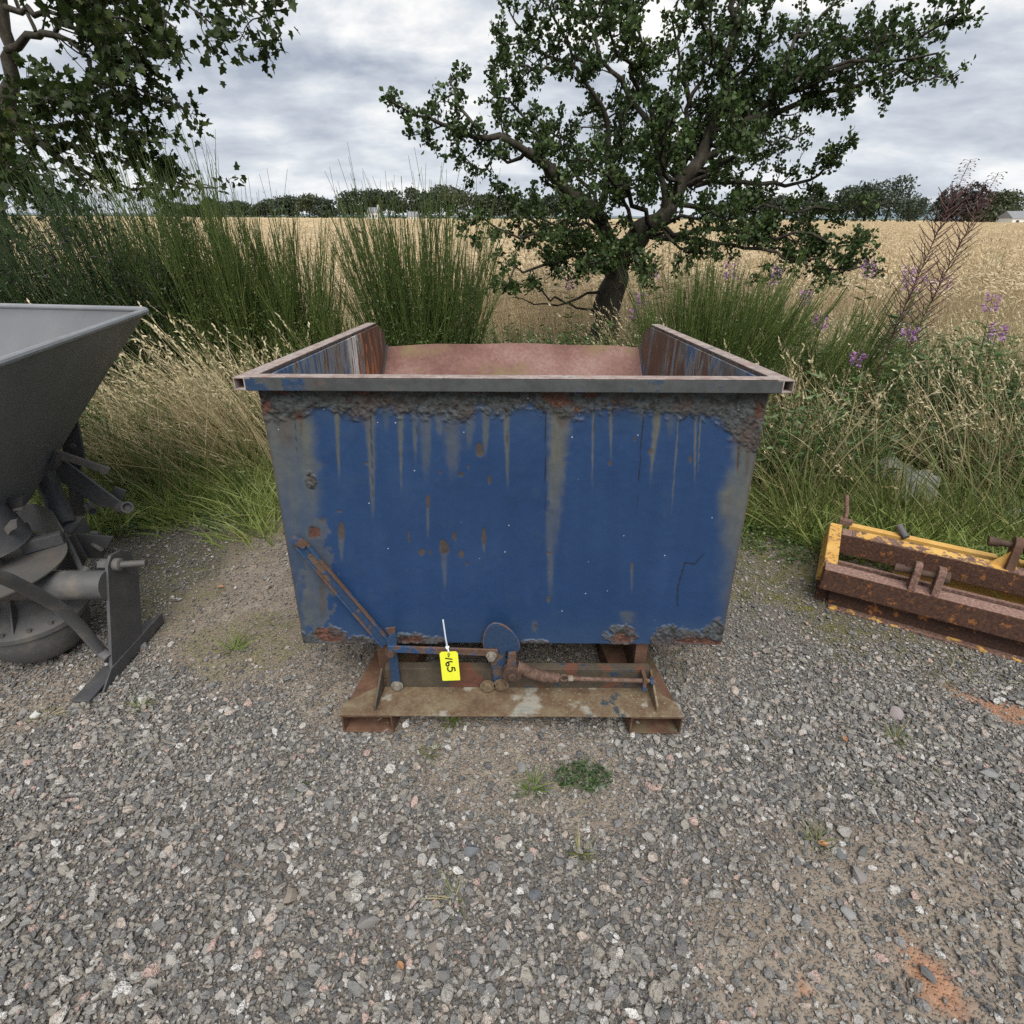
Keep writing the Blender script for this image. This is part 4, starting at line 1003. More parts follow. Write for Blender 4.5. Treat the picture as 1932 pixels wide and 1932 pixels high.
M_STRAW = m_plant('dry_grass', [(0, (.15, .14, .065)), (.3, (.28, .235, .12)), (.6, (.47, .39, .225)), (1, (.62, .54, .35))])
M_GREEN = m_plant('green_grass', [(0, (.075, .115, .03)), (.35, (.16, .23, .055)), (.7, (.27, .34, .095)), (1, (.44, .45, .18))], trans=.3)
M_MIXED = m_plant('mixed_grass', [(0, (.06, .095, .028)), (.4, (.12, .165, .045)), (.68, (.22, .225, .085)), (1, (.44, .37, .2))], trans=.3)
M_WHEAT = m_plant('ripe_wheat', [(0, (.42, .325, .19)), (.5, (.60, .485, .315)), (1, (.72, .62, .45))], trans=.2, vary=.2)
M_BROOM = m_plant('broom_green', [(0, (.045, .068, .02)), (.4, (.08, .122, .03)), (.8, (.13, .18, .048)), (1, (.19, .23, .075))], trans=.15)
M_BROOMD = m_plant('dark_broom', [(0, (.025, .045, .02)), (.4, (.045, .08, .03)), (.8, (.07, .115, .04)), (1, (.10, .15, .055))], trans=.15)
M_WEED = m_plant('weed_leaves', [(0, (.04, .075, .025)), (.5, (.08, .135, .04)), (1, (.15, .215, .075))], trans=.3)
M_HAW = m_plant('hawthorn_leaves', [(0, (.024, .042, .016)), (.4, (.042, .070, .023)), (.8, (.072, .112, .034)), (1, (.125, .175, .05))], trans=.28, spec=.12)
M_SYC = m_plant('sycamore_leaves', [(0, (.02, .034, .011)), (.4, (.038, .06, .017)), (.8, (.072, .10, .026)), (1, (.16, .16, .04))], trans=.35, spec=.1)
M_FAR = m_plant('far_foliage', [(0, (.030, .044, .030)), (.5, (.042, .060, .038)), (1, (.062, .082, .046))], trans=.1, vary=.1)
M_POD = m_plant('willowherb_pods', [(0, (.075, .035, .036)), (.6, (.15, .078, .07)), (1, (.26, .18, .145))], trans=.1)
M_FLOWER = m_plant('purple_flowers', [(0, (.26, .10, .28)), (.6, (.38, .18, .41)), (1, (.52, .32, .55))], trans=.35)
M_FLUFF = m_plant('seed_fluff', [(0, (.5, .48, .45)), (1, (.72, .7, .68))], trans=.3)
M_BLACKPOD = m_plant('black_broom_pods', [(0, (.012, .012, .011)), (1, (.03, .027, .022))], trans=.0)
m, t = material('lichened_bark'); o = t.obj(); n = t.noise(t.scale(o, (1, 1, .35)), 22, 5, .7); n2 = t.noise(o, 9, 4, .6)
c = t.ramp(n, [(.3, (.022, .019, .015)), (.55, (.05, .044, .034)), (.75, (.095, .086, .07))]); c = t.mix(t.mr(n2, .55, .7, 0, .5), c, (.10, .105, .08))
finish(t, c, .95, 0, t.bump(n, .8, .015), .2); M_BARK = m


class PB:
    """fast plant builder: numpy pieces with a 'tone' attribute, all triangles"""
    def __init__(self): self.v = []; self.f = []; self.t = []; self.n = 0

    def add(self, v, f, tone):
        v = np.asarray(v, float); self.v.append(v); self.f.append(np.asarray(f, int) + self.n); self.n += len(v)
        self.t.append(np.full(len(v), tone) if np.isscalar(tone) else np.asarray(tone, float))

    def blade(self, p, d, L, w, bend, tone, seg=3, droop=(0, 0, -1), tone2=None):
        """tapered ribbon: start p, direction d, bending towards 'bend' (vector) along its length"""
        d = np.asarray(d, float); d /= np.linalg.norm(d); s = np.cross(d, (0.3, .9, .2)); s /= np.linalg.norm(s) + 1e-9
        a = RNG.uniform(0, 6.28); s2 = np.cross(d, s); s = s * math.cos(a) + s2 * math.sin(a)
        tt = np.linspace(0, 1, seg + 1)[:, None]
        c = np.asarray(p) + d * L * tt + np.asarray(bend) * L * tt ** 2
        ww = w * (1 - tt ** 1.6) * .5
        v = np.concatenate([c[:-1] - s * ww[:-1], c[:-1] + s * ww[:-1], c[-1:]])
        k = seg; f = []
        for i in range(k - 1): f += [(i, k + i, k + i + 1), (i, k + i + 1, i + 1)]
        f.append((k - 1, 2 * k - 1, 2 * k))
        t1 = tone if tone2 is None else np.concatenate([np.linspace(tone, tone2, k + 1)[:-1], np.linspace(tone, tone2, k + 1)[:-1], [tone2]])
        self.add(v, f, t1); return c

    def stem(self, c, r0, r1, tone):
        """three-sided tube through points c"""
        c = np.asarray(c, float); m = len(c); r = np.linspace(r0, r1, m)[:, None]
        d = np.gradient(c, axis=0); d /= np.linalg.norm(d, axis=1)[:, None] + 1e-9
        u = np.cross(d, (0.2, 1, .1)); u /= np.linalg.norm(u, axis=1)[:, None] + 1e-9; w = np.cross(d, u)
        v = np.concatenate([c + (u * math.cos(q) + w * math.sin(q)) * r for q in (0, 2.094, 4.189)])
        f = []
        for i in range(m - 1):
            for k in range(3):
                a, b_ = k * m + i, ((k + 1) % 3) * m + i; f += [(a, b_, b_ + 1), (a, b_ + 1, a + 1)]
        self.add(v, f, tone)

    def leaf(self, p, d, L, w, tone, fold=.25):
        d = np.asarray(d, float); d /= np.linalg.norm(d) + 1e-9; s = RNG.normal(size=3); s -= d * s.dot(d); s /= np.linalg.norm(s) + 1e-9; nn = np.cross(d, s)
        p = np.asarray(p, float); v = [p, p + d * L * .45 + s * w * .5 + nn * w * fold, p + d * L, p + d * L * .45 - s * w * .5 + nn * w * fold]
        self.add(v, [(0, 1, 2), (0, 2, 3)], tone)

    def mesh(self, name, mat, off=(0, 0, 0)):
        return fast_mesh(name, np.concatenate(self.v) - np.asarray(off), np.concatenate(self.f), 3, mat, {'tone': np.concatenate(self.t)})

    def obj(self, name, mat, parent=None):
        off = np.array(root_loc(parent)) if parent is not None else np.zeros(3)
        return link_mesh(name, self.mesh(name, mat, off), parent)


def U(a, b): return float(RNG.uniform(a, b))


def tuft(name, mat, n, h, spread, w, lean, bendk, tones, heads=0.0, seg=3, curl=0.25):
    g = PB()
    for i in range(n):
        a = U(0, 6.28); r = spread * math.sqrt(U(0, 1)); hh = h * U(.55, 1.1)
        p = (r * math.cos(a), r * math.sin(a), -.02)
        d = np.array([lean[0] + RNG.normal(0, curl), lean[1] + RNG.normal(0, curl), 1.0])
        b_ = np.array([math.cos(a), math.sin(a), 0]) * bendk * U(.2, 1.2) + np.array([lean[0] * .4, 0, -bendk * U(0, .6)])
        tn = float(np.clip(RNG.normal(tones[0], tones[1]), 0, 1))
        c = g.blade(p, d, hh, w * U(.7, 1.3), b_, tn, seg)
        if RNG.random() < heads:
            tip = c[-1]; dd = c[-1] - c[-2]; dd /= np.linalg.norm(dd)
            for k in range(7):
                q = tip - dd * k * hh * .022
                g.leaf(q, dd + RNG.normal(0, .35, 3), hh * .035, hh * .012, min(1, tn + .2))
    return g.mesh(name, mat)


# ------------------------------------------------------------------ verge: grasses and ground cover
def place(n, x0, x1, y0, y1, f):
    x = RNG.uniform(x0, x1, n); y = RNG.uniform(y0, y1, n); k = RNG.random(n) < f(x, y); return x[k], y[k]
def spread(name, protos, x, y, s, label, cat, tilt=.12, z=0.0):
    n = len(x); rot = np.stack([RNG.normal(0, tilt, n), RNG.normal(0, tilt, n), RNG.uniform(-.5, .5, n)], 1)
    return scatter(name, protos, np.stack([x, y, np.full(n, z)], 1), rot, s, label, cat)


def shade_clear(x, y):      # keeps plants out of the skip, its frame and the machines
    ok = ~((np.abs(x) < .80) & (y < 3.15)) & ~((x < -1.35) & (x > -2.75) & (y < 2.15))
    for bx_, by_ in ((2.46, 3.36), (2.50, 3.18), (2.52, 3.0)): ok &= np.hypot(x - bx_, (y - by_)) > .2
    p = (x - FO[0]) * FA[0] + (y - FO[1]) * FA[1]; q = (x - FO[0]) * FB[0] + (y - FO[1]) * FB[1]
    ok &= ~((x > .45) & (x < 2.1) & (y > 3.35) & (y < 4.15) & (RNG.random(np.shape(x)) < .75))
    return ok & ~((p > -.06) & (p < 1.8) & (q > -.02) & (q < .55))


tall = [tuft('dry_grass', M_STRAW, 26, U(.75, 1.0), .18, .0074, (-.34, -.05), .26, (.62, .24), .45, 4, .36) for _ in range(6)]
x, y = place(2100, -5.6, 5.6, 3.0, 6.6, lambda x, y: np.clip((y - verge_edge(x)) * 1.6 - .15, 0, 1) * (.35 + .65 * (fbm(x * .9, y * .9, 3) > .46)) * shade_clear(x, y) * np.where(np.abs(x) < 1.0, .6, 1) * np.where(x > .7, .72, 1))
spread('tall_dry_grass', tall, x, y, RNG.uniform(.75, 1.15, len(x)) * np.where(np.abs(x) < 1.1, .72, 1) * np.where(x > 2.2, .95, 1), 'tall straw coloured grass leaning in the verge', 'grass')
mid = [tuft('verge_grass', M_MIXED, 38, U(.42, .6), .18, .0085, (-.24, -.08), .42, (.5, .24), .15, 4) for _ in range(6)]
x, y = place(4200, -5.6, 5.6, 2.5, 6.4, lambda x, y: np.clip((y - verge_edge(x)) * 2.4 + .1, 0, 1) * shade_clear(x, y) * .62)
spread('verge_grass', mid, x, y, RNG.uniform(.6, 1.1, len(x)), 'mixed green and straw grass filling the verge', 'grass')
low = [tuft('green_grass', M_GREEN, 36, U(.22, .34), .13, .008, (-.15, -.15), .55, (.6, .2), 0, 3, .45) for _ in range(6)]
x, y = place(6500, -4.5, 4.5, 1.8, 4.0, lambda x, y: np.exp(-((y - verge_edge(x) - .22) / .3) ** 2) * shade_clear(x, y) * .8)
spread('green_grass', low, x, y, RNG.uniform(.5, 1.1, len(x)), 'short bright green grass along the gravel edge', 'grass')
mossy = [tuft('thin_grass', M_MIXED, 16, U(.05, .075), .035, .0032, (0, -.1), .9, (.62, .2), 0, 2, .7) for _ in range(6)]
x, y = place(6500, -4.2, 4.2, 1.1, 3.2, lambda x, y: moss_mask(x, y) * .5 * ~((np.abs(x) < .3) & (y < 1.3)) + .012)
spread('yellow_grass_sprigs', mossy, x, y, RNG.uniform(.6, 1.5, len(x)), 'thin yellowed grass sprigs creeping over the gravel edge', 'grass')
x, y = place(420, -1.6, 1.8, .55, 1.6, lambda x, y: np.where(y > 1.1, .5, .22) * (fbm(x * 2, y * 2, 3) > .47))
spread('grass_sprigs', mossy, x, y, RNG.uniform(.4, 1.0, len(x)), 'sparse grass sprigs growing among the gravel', 'grass')
x, y = place(260, -.8, .8, 1.5, 2.9, lambda x, y: .6 + 0 * x)
spread('grass_under_skip', mossy, x, y, RNG.uniform(.7, 1.5, len(x)), 'thin grass growing on the ground beneath the skip', 'grass')


def weed_mesh():
    g = PB()
    for s_ in range(7):
        a = U(0, 6.28); b0 = np.array([math.cos(a), math.sin(a), 0]) * U(0, .1); h = U(.35, .6)
        c = [b0 + np.array([math.cos(a) * .1 * q - .06 * q, math.sin(a) * .1 * q, h * q]) for q in np.linspace(0, 1, 5)]
        g.stem(c, .0025, .0012, .3)
        for k in range(20):
            q = U(.2, 1); p = b0 + np.array([math.cos(a) * .1 * q - .06 * q, math.sin(a) * .1 * q, h * q]); an = U(0, 6.28)
            g.leaf(p, (math.cos(an), math.sin(an), U(-.3, .7)), U(.03, .062), U(.009, .016), float(np.clip(RNG.normal(.5, .2), 0, 1)))
    return g.mesh('leafy_weed', M_WEED)
weeds = [weed_mesh() for _ in range(5)]
x, y = place(1500, -4.6, 5.0, 3.0, 5.6, lambda x, y: np.clip((y - verge_edge(x)) * 1.5 - .3, 0, 1) * shade_clear(x, y) * np.where((x > .6) & (x < 4.2) & (y < 4.8), .8, .28))
spread('leafy_weeds', weeds, x, y, RNG.uniform(.8, 1.3, len(x)), 'dark green leafy weeds mixed through the verge grass', 'weeds')


def clover_mesh():
    g = PB()
    for k in range(60):
        a = U(0, 6.28); r = .12 * math.sqrt(U(0, 1)); p = np.array([r * math.cos(a), r * math.sin(a), U(.01, .045)])
        for j in range(3):
            q = a + j * 2.1; g.leaf(p, (math.cos(q), math.sin(q), .25), .014, .012, float(np.clip(RNG.normal(.45, .2), 0, 1)), .05)
    return g.mesh('clover', M_WEED)
clov = [clover_mesh() for _ in range(3)]
x, y = place(900, -4.2, 4.2, 1.7, 3.6, lambda x, y: np.exp(-((y - verge_edge(x) - .05) / .25) ** 2) * shade_clear(x, y) * np.where(x > .9, .9, .25))
spread('clover_ground_cover', clov, x, y, RNG.uniform(.8, 1.4, len(x)), 'low clover and small leaves along the turf edge', 'clover')

# countable tufts standing in the gravel
for (qx, qy, sz, kind, lab) in [(1005, 1490, .085, 0, 'bright green grass tuft in the gravel below the skip frame'), (1095, 1612, .07, 1, 'small dry green grass tuft in the middle of the gravel'),
                                (848, 1362, .075, 0, 'dark green grass tuft under the front edge of the skip frame'), (1540, 1585, .07, 1, 'yellowish grass tuft in the gravel at the right'),
                                (858, 1695, .08, 2, 'straggly straw coloured weed left of the pale patch of gravel'), (1690, 1395, .08, 1, 'dry grass tuft beside the pinkish flat stone'),
                                (440, 1225, .10, 0, 'olive grass tuft in the gravel left of the skip frame'), (270, 1335, .07, 1, 'thin grass tuft in front of the spreader foot'),
                                (815, 1422, .06, 1, 'tiny yellow green tuft in front of the skip frame'), (90, 1350, .08, 2, 'sprawling thin weed beside the pale speckled stone')]:
    p = pz(qx, qy); g = PB()
    for i in range((70, 40, 22)[kind]):
        a = U(0, 6.28); r = sz * .35 * U(0, 1); d = (math.cos(a) * U(.2, 1.5 if kind < 2 else 3), math.sin(a) * U(.2, 1.5 if kind < 2 else 3), 1)
        g.blade(p + np.array([r * math.cos(a), r * math.sin(a), 0]), d, sz * U(.5, 1.2), .0028, (0, 0, -.3), float(np.clip(RNG.normal((.45, .55, .75)[kind], .18), 0, 1)), 3)
    tag(g.obj('grass_tuft', (M_GREEN, M_MIXED, M_MIXED)[kind]), lab, 'grass tuft', 'grass tufts in the gravel')
p = pz(1100, 1470); g = PB()
for k in range(420):
    a = U(0, 6.28); r = math.sqrt(U(0, 1)); q = p + np.array([math.cos(a) * r * .085, math.sin(a) * r * .05, U(.003, .022)])
    g.leaf(q, (math.cos(a * 7), math.sin(a * 5), .3), .011, .008, float(np.clip(RNG.normal(.5, .25), 0, 1)), .05)
    if k % 4 == 0: g.blade(q, RNG.normal(size=3) * (1, 1, .3) + (0, 0, .3), .05, .002, (0, 0, -.2), .9, 2)
tag(g.obj('creeping_weed', M_BROOMD), 'dark creeping clover mat in the gravel right of the green tuft', 'weed')
m, t = material('dead_leaf_orange'); finish(t, t.ramp(t.noise(t.obj(), 120, 3), [(.3, (.22, .10, .04)), (.7, (.40, .22, .11))]), .7); M_DEAD = m
for (qx, qy, wpx, lab) in [(1551, 1598, 26, 'curled orange dead leaf in the gravel at the right'), (757, 1828, 24, 'reddish curled dead leaf near the bottom of the gravel'), (1592, 1350 + 50, 20, 'orange brown dead leaf right of the skip frame'), (418, 1112, 16, 'small orange dead leaf left of the skip')]:
    p = pz(qx, qy); sz = .75 * wpx * float((p - CAM) @ FW) / FPX; b = MB(); a = U(0, 6.28)
    vs = []
    for i in range(6):
        for j in range(3):
            u = i / 5; v = (j - 1) * .3 * math.sin(math.pi * min(1, u * .9 + .08)); x_, y_ = (u - .5) * sz, v * sz
            vs.append((p[0] + x_ * math.cos(a) - y_ * math.sin(a), p[1] + x_ * math.sin(a) + y_ * math.cos(a), .012 + abs(v) * sz * .7 + .25 * sz * (u - .5) ** 2 * 2))
    b.add(vs, [(i * 3 + j, i * 3 + j + 1, i * 3 + j + 4, i * 3 + j + 3) for i in range(5) for j in range(2)]); tag(b.build('dead_leaf', M_DEAD), lab, 'leaf', 'fallen leaves on the gravel')


# ------------------------------------------------------------------ broom bushes
def broom(px0, Y, h, nst, fan, lean, label, mat=None, pods=0, leafy=1.0, base=.25):
    c = py(px0, 700, Y); x0 = c[0]
    e = empty('broom_bush', (x0, Y, 0), label, 'bush', 'broom bushes in the verge')
    g = PB(); lf = PB(); pd = PB()
    for i in range(nst):
        a = U(0, 6.28); r = math.sqrt(U(0, 1)); tone = float(np.clip(RNG.normal(.5, .2), 0, 1)); hh = h * (1 - .35 * r * U(.3, 1)) * U(.72, 1.03)
        b0 = np.array([x0 + math.cos(a) * r * base, Y + math.sin(a) * r * base * .8, 0]); dx = math.cos(a) * r * fan + lean + RNG.normal(0, .05); dy = math.sin(a) * r * fan * .6
        q = np.linspace(0, 1, 7)[:, None]
        cst = b0 + np.concatenate([dx * hh * q ** 1.15, dy * hh * q ** 1.15, hh * q], 1) + np.concatenate([RNG.normal(0, .008, (7, 2)).cumsum(0), np.zeros((7, 1))], 1)
        g.stem(cst, .0048, .0018, tone)
        for k in range(int(RNG.integers(10, 17))):
            q0 = U(.28, .92); j = q0 * 6; j0 = min(5, int(j)); p = cst[j0] + (cst[j0 + 1] - cst[j0]) * (j - j0); d = cst[j0 + 1] - cst[j0]; d /= np.linalg.norm(d)
            d = d + RNG.normal(0, .16, 3); L = hh * U(.16, .42) * (1.15 - q0 * .55)
            tw = p + d * L * np.linspace(0, 1, 4)[:, None] + np.array([0, 0, 1]) * L * .12 * (np.linspace(0, 1, 4)[:, None] ** 2)
            g.stem(tw, .0026, .0011, float(np.clip(tone + U(-.15, .2), 0, 1)))
            for u in range(int(5 * leafy)):
                lf.leaf(p + d * L * U(0, .8), RNG.normal(size=3) + d, U(.010, .02), .006, float(np.clip(RNG.normal(.5, .2), 0, 1)))
            if pods and RNG.random() < pods:
                for u in range(3): pd.leaf(p + d * L * U(.1, .9), RNG.normal(size=3) + (0, 0, -.2), .05, .011, U(0, 1), .5)
        for u in range(int(70 * leafy)):
            j = U(.3, 4.0); j0 = int(j); p = cst[j0] + (cst[j0 + 1] - cst[j0]) * (j - j0)
            lf.leaf(p + RNG.normal(0, .045, 3), RNG.normal(size=3) + (0, 0, .8), U(.016, .032), .011, float(np.clip(RNG.normal(.4, .2), 0, 1)))
    g.obj('stems', mat or M_BROOM, e); lf.obj('leaves', mat or M_BROOM, e)
    if pods: tag(pd.obj('seed_pods', M_BLACKPOD, e), kind='stuff')
    return e


broom(805, 4.25, 1.74, 165, .26, .0, 'fan shaped green broom bush rising just behind the left rear corner of the skip')
broom(560, 4.5, 1.62, 150, .26, -.10, 'tall green broom bush left of the skip in front of the wheat field')
broom(440, 4.35, 1.95, 130, .26, -.16, 'tallest green broom bush with spires reaching into the sky left of the skip')
broom(275, 4.3, 1.80, 150, .36, -.12, 'dark broom bush with black seed pods under the sycamore', M_BROOMD, .55)
broom(90, 4.2, 1.75, 130, .34, -.30, 'bluish green broom bush leaning at the left edge behind the spreader', M_BROOMD, .15)
broom(1340, 3.85, 1.30, 260, .40, .02, 'low spreading green broom bush behind the right side of the skip')
broom(1545, 3.9, 1.12, 60, .32, .28, 'sparse broom sprays leaning right among the willowherb', None, 0, .5, .12)
broom(1905, 3.7, .85, 30, .5, -.55, 'small broom spray leaning in from the right edge', M_BROOMD, 0, .6, .12)
broom(640, 4.4, .95, 70, .4, -.1, 'short leafy broom clump between the two tall bushes left of the skip', M_BROOM, 0, 1.4, .3)


# ------------------------------------------------------------------ rosebay willowherb
def willowherb(tipx, tipy, basex, Y, label, kind=0, size=1.0):
    tip = py(tipx, tipy, Y); b0 = py(basex, 700, Y); b0 = np.array([b0[0], Y + .05, 0.0])
    e = empty('willowherb', tuple(b0), label, 'wildflower', 'rosebay willowherb in the verge')
    q = np.linspace(0, 1, 9)[:, None]; c = b0 + (tip - b0) * np.concatenate([q ** 1.5, q, q ** .95], 1)
    st = PB(); st.stem(c, .005 * size, .0015, .35); st.obj('stem', M_POD if kind else M_WEED, e)
    at = lambda u: c[min(7, int(u * 8))] + (c[min(7, int(u * 8)) + 1] - c[min(7, int(u * 8))]) * (u * 8 - min(7, int(u * 8)))
    lf = PB(); n0 = .52 if kind else .82
    for k in range(46):
        u = U(.12, n0); a = k * 2.4; L = U(.07, .12) * size
        p = at(u); lf.leaf(p, (math.cos(a), math.sin(a), .25), L, .017, float(np.clip(RNG.normal(.5, .2), 0, 1)), .15)
    lf.obj('leaves', M_WEED, e)
    if kind:
        pd = PB()
        for k in range(90):
            u = .40 + .50 * k / 90; a = k * 2.4; L = (.13 - .05 * k / 90) * size
            d = np.array([math.cos(a), math.sin(a) * .8, .75]); p = at(u); pd.stem([p, p + d * L * .5, p + d * L + np.array([0, 0, .015])], .0032, .002, U(.1, .7))
        for k in range(40):
            u = .90 + .1 * k / 40; a = k * 2.4; p = at(u); d = np.array([math.cos(a), math.sin(a), .2]); q_ = p + d * .03; pd.stem([p, q_], .0008, .0008, .5); pd.leaf(q_, (d[0], d[1], -.5), .018, .008, U(.3, .9), .5)
        tag(pd.obj('seed_pods', M_POD, e), kind='stuff')
        fl = PB()
        for k in range(60): p = at(U(.36, .55)); fl.leaf(p + RNG.normal(0, .03, 3), RNG.normal(size=3), .022, .006, U(0, 1))
        tag(fl.obj('seed_fluff', M_FLUFF, e), kind='stuff')
    fw = PB()
    for k in range(56 if not kind else 26):
        u = U(.88, .99) if not kind else (U(.60, .66)); a = U(0, 6.28); p = at(u) + np.array([math.cos(a), math.sin(a), .1]) * (.035 if not kind else .05) * U(.3, 1)
        fw.leaf(p, (math.cos(a), math.sin(a), U(-.3, .6)), .022 * size, .015 * size, U(0, 1))
    tag(fw.obj('flowers', M_FLOWER, e), kind='stuff')
    return e


willowherb(1832, 300, 1655, 3.7, 'tallest willowherb with brown seed pods and white fluff leaning right above the wheat', 1, 1.1)
willowherb(1884, 325, 1690, 3.85, 'second tall podded willowherb leaning right, right of the tallest one', 1, 1.0)
for a in [(1378, 490, 1376, 4.6, 'willowherb with pale purple flowers above the low broom bush, left of the hawthorn branch tips'), (1466, 500, 1462, 4.4, 'purple willowherb under the right hawthorn branches'),
          (1640, 488, 1622, 4.5, 'bright purple willowherb at the tip of the lowest right hawthorn branch'), (1716, 499, 1700, 4.6, 'purple willowherb standing against the wheat left of the tall podded pair'),
          (1520, 545, 1525, 4.2, 'dusky purple willowherb between the low broom and the sparse broom sprays'), (1548, 590, 1552, 3.8, 'small purple willowherb in front of the sparse broom sprays'),
          (1721, 612, 1712, 3.6, 'purple willowherb low in the grass beneath the tall podded pair'), (1886, 610, 1880, 3.4, 'purple willowherb in the grass near the right edge'),
          (1874, 552, 1862, 3.9, 'pinkish willowherb against the wheat near the right edge'), (1621, 664, 1618, 3.4, 'pink willowherb lowest in the grass right of the skip'),
          (1071, 516, 1085, 5.2, 'purple willowherb left of the hawthorn trunk'), (1229, 494, 1240, 5.2, 'purple willowherb right of the hawthorn trunk above the broom'),
          (1209, 552, 1215, 5.0, 'small pink willowherb at the foot of the hawthorn'), (1197, 578, 1200, 4.8, 'pale purple willowherb lowest at the foot of the hawthorn')]:
    willowherb(*a)


# ------------------------------------------------------------------ trees near the yard
def smooth_line(P, n):
    P = np.asarray(P, float); d = np.r_[0, np.cumsum(np.linalg.norm(np.diff(P, axis=0), axis=1))]; t = np.linspace(0, d[-1], n)
    out = np.stack([np.interp(t, d, P[:, k]) for k in range(3)], 1)
    for _ in range(3): out[1:-1] = out[1:-1] * .5 + (out[:-2] + out[2:]) * .25
    return out, d[-1]


def limb_mesh(g, c, r0, r1, n=7, tone=.5, knob=.12):
    c = np.asarray(c, float); m = len(c); r = (r0 + (r1 - r0) * np.linspace(0, 1, m) ** .8)[:, None]
    d = np.gradient(c, axis=0); d /= np.linalg.norm(d, axis=1)[:, None] + 1e-9
    u = np.cross(d, (.25, 1, .15)); u /= np.linalg.norm(u, axis=1)[:, None] + 1e-9; w_ = np.cross(d, u)
    v = []; 
    for k in range(n):
        q = 2 * math.pi * k / n; v.append(c + (u * math.cos(q) + w_ * math.sin(q)) * r * (1 + RNG.normal(0, knob, (m, 1))))
    f = []
    for k in range(n):
        a = k * m; b_ = ((k + 1) % n) * m
        for i in range(m - 1): f += [(a + i, b_ + i, b_ + i + 1), (a + i, b_ + i + 1, a + i + 1)]
    g.add(np.concatenate(v), f, tone)


def leaves_many(g, P, D, L, Wd, tone, shape):
    """vectorised leaves: points, directions, lengths, widths; shape = outline list (along, across, lift)"""
    n = len(P); D = D / (np.linalg.norm(D, axis=1)[:, None] + 1e-9); S = RNG.normal(size=(n, 3)); S -= D * (S * D).sum(1)[:, None]; S /= np.linalg.norm(S, axis=1)[:, None] + 1e-9
    Nn = np.cross(D, S); sh = np.asarray(shape, float); k = len(sh)
    v = P[:, None, :] + D[:, None, :] * (sh[None, :, 0:1] * L[:, None, None]) + S[:, None, :] * (sh[None, :, 1:2] * Wd[:, None, None]) + Nn[:, None, :] * (sh[None, :, 2:3] * Wd[:, None, None])
    tri = np.array([(0, i, i + 1) for i in range(1, k - 1)])
    f = (np.arange(n) * k)[:, None, None] + tri[None]
    g.add(v.reshape(-1, 3), f.reshape(-1, 3), np.repeat(tone, k))


HAW_LEAF = [(0, 0, 0), (.5, .5, .16), (.85, .28, .08), (1, 0, .05), (.85, -.28, .08), (.5, -.5, .16)]
SYC_LEAF = [(0, 0, 0), (.02, .42, .10), (.28, .36, .06), (.48, .62, .14), (.58, .28, .05), (.82, .20, .05), (1.05, 0, 0), (.82, -.20, .05), (.58, -.28, .05), (.48, -.62, .14), (.28, -.36, .06), (.02, -.42, .10)]


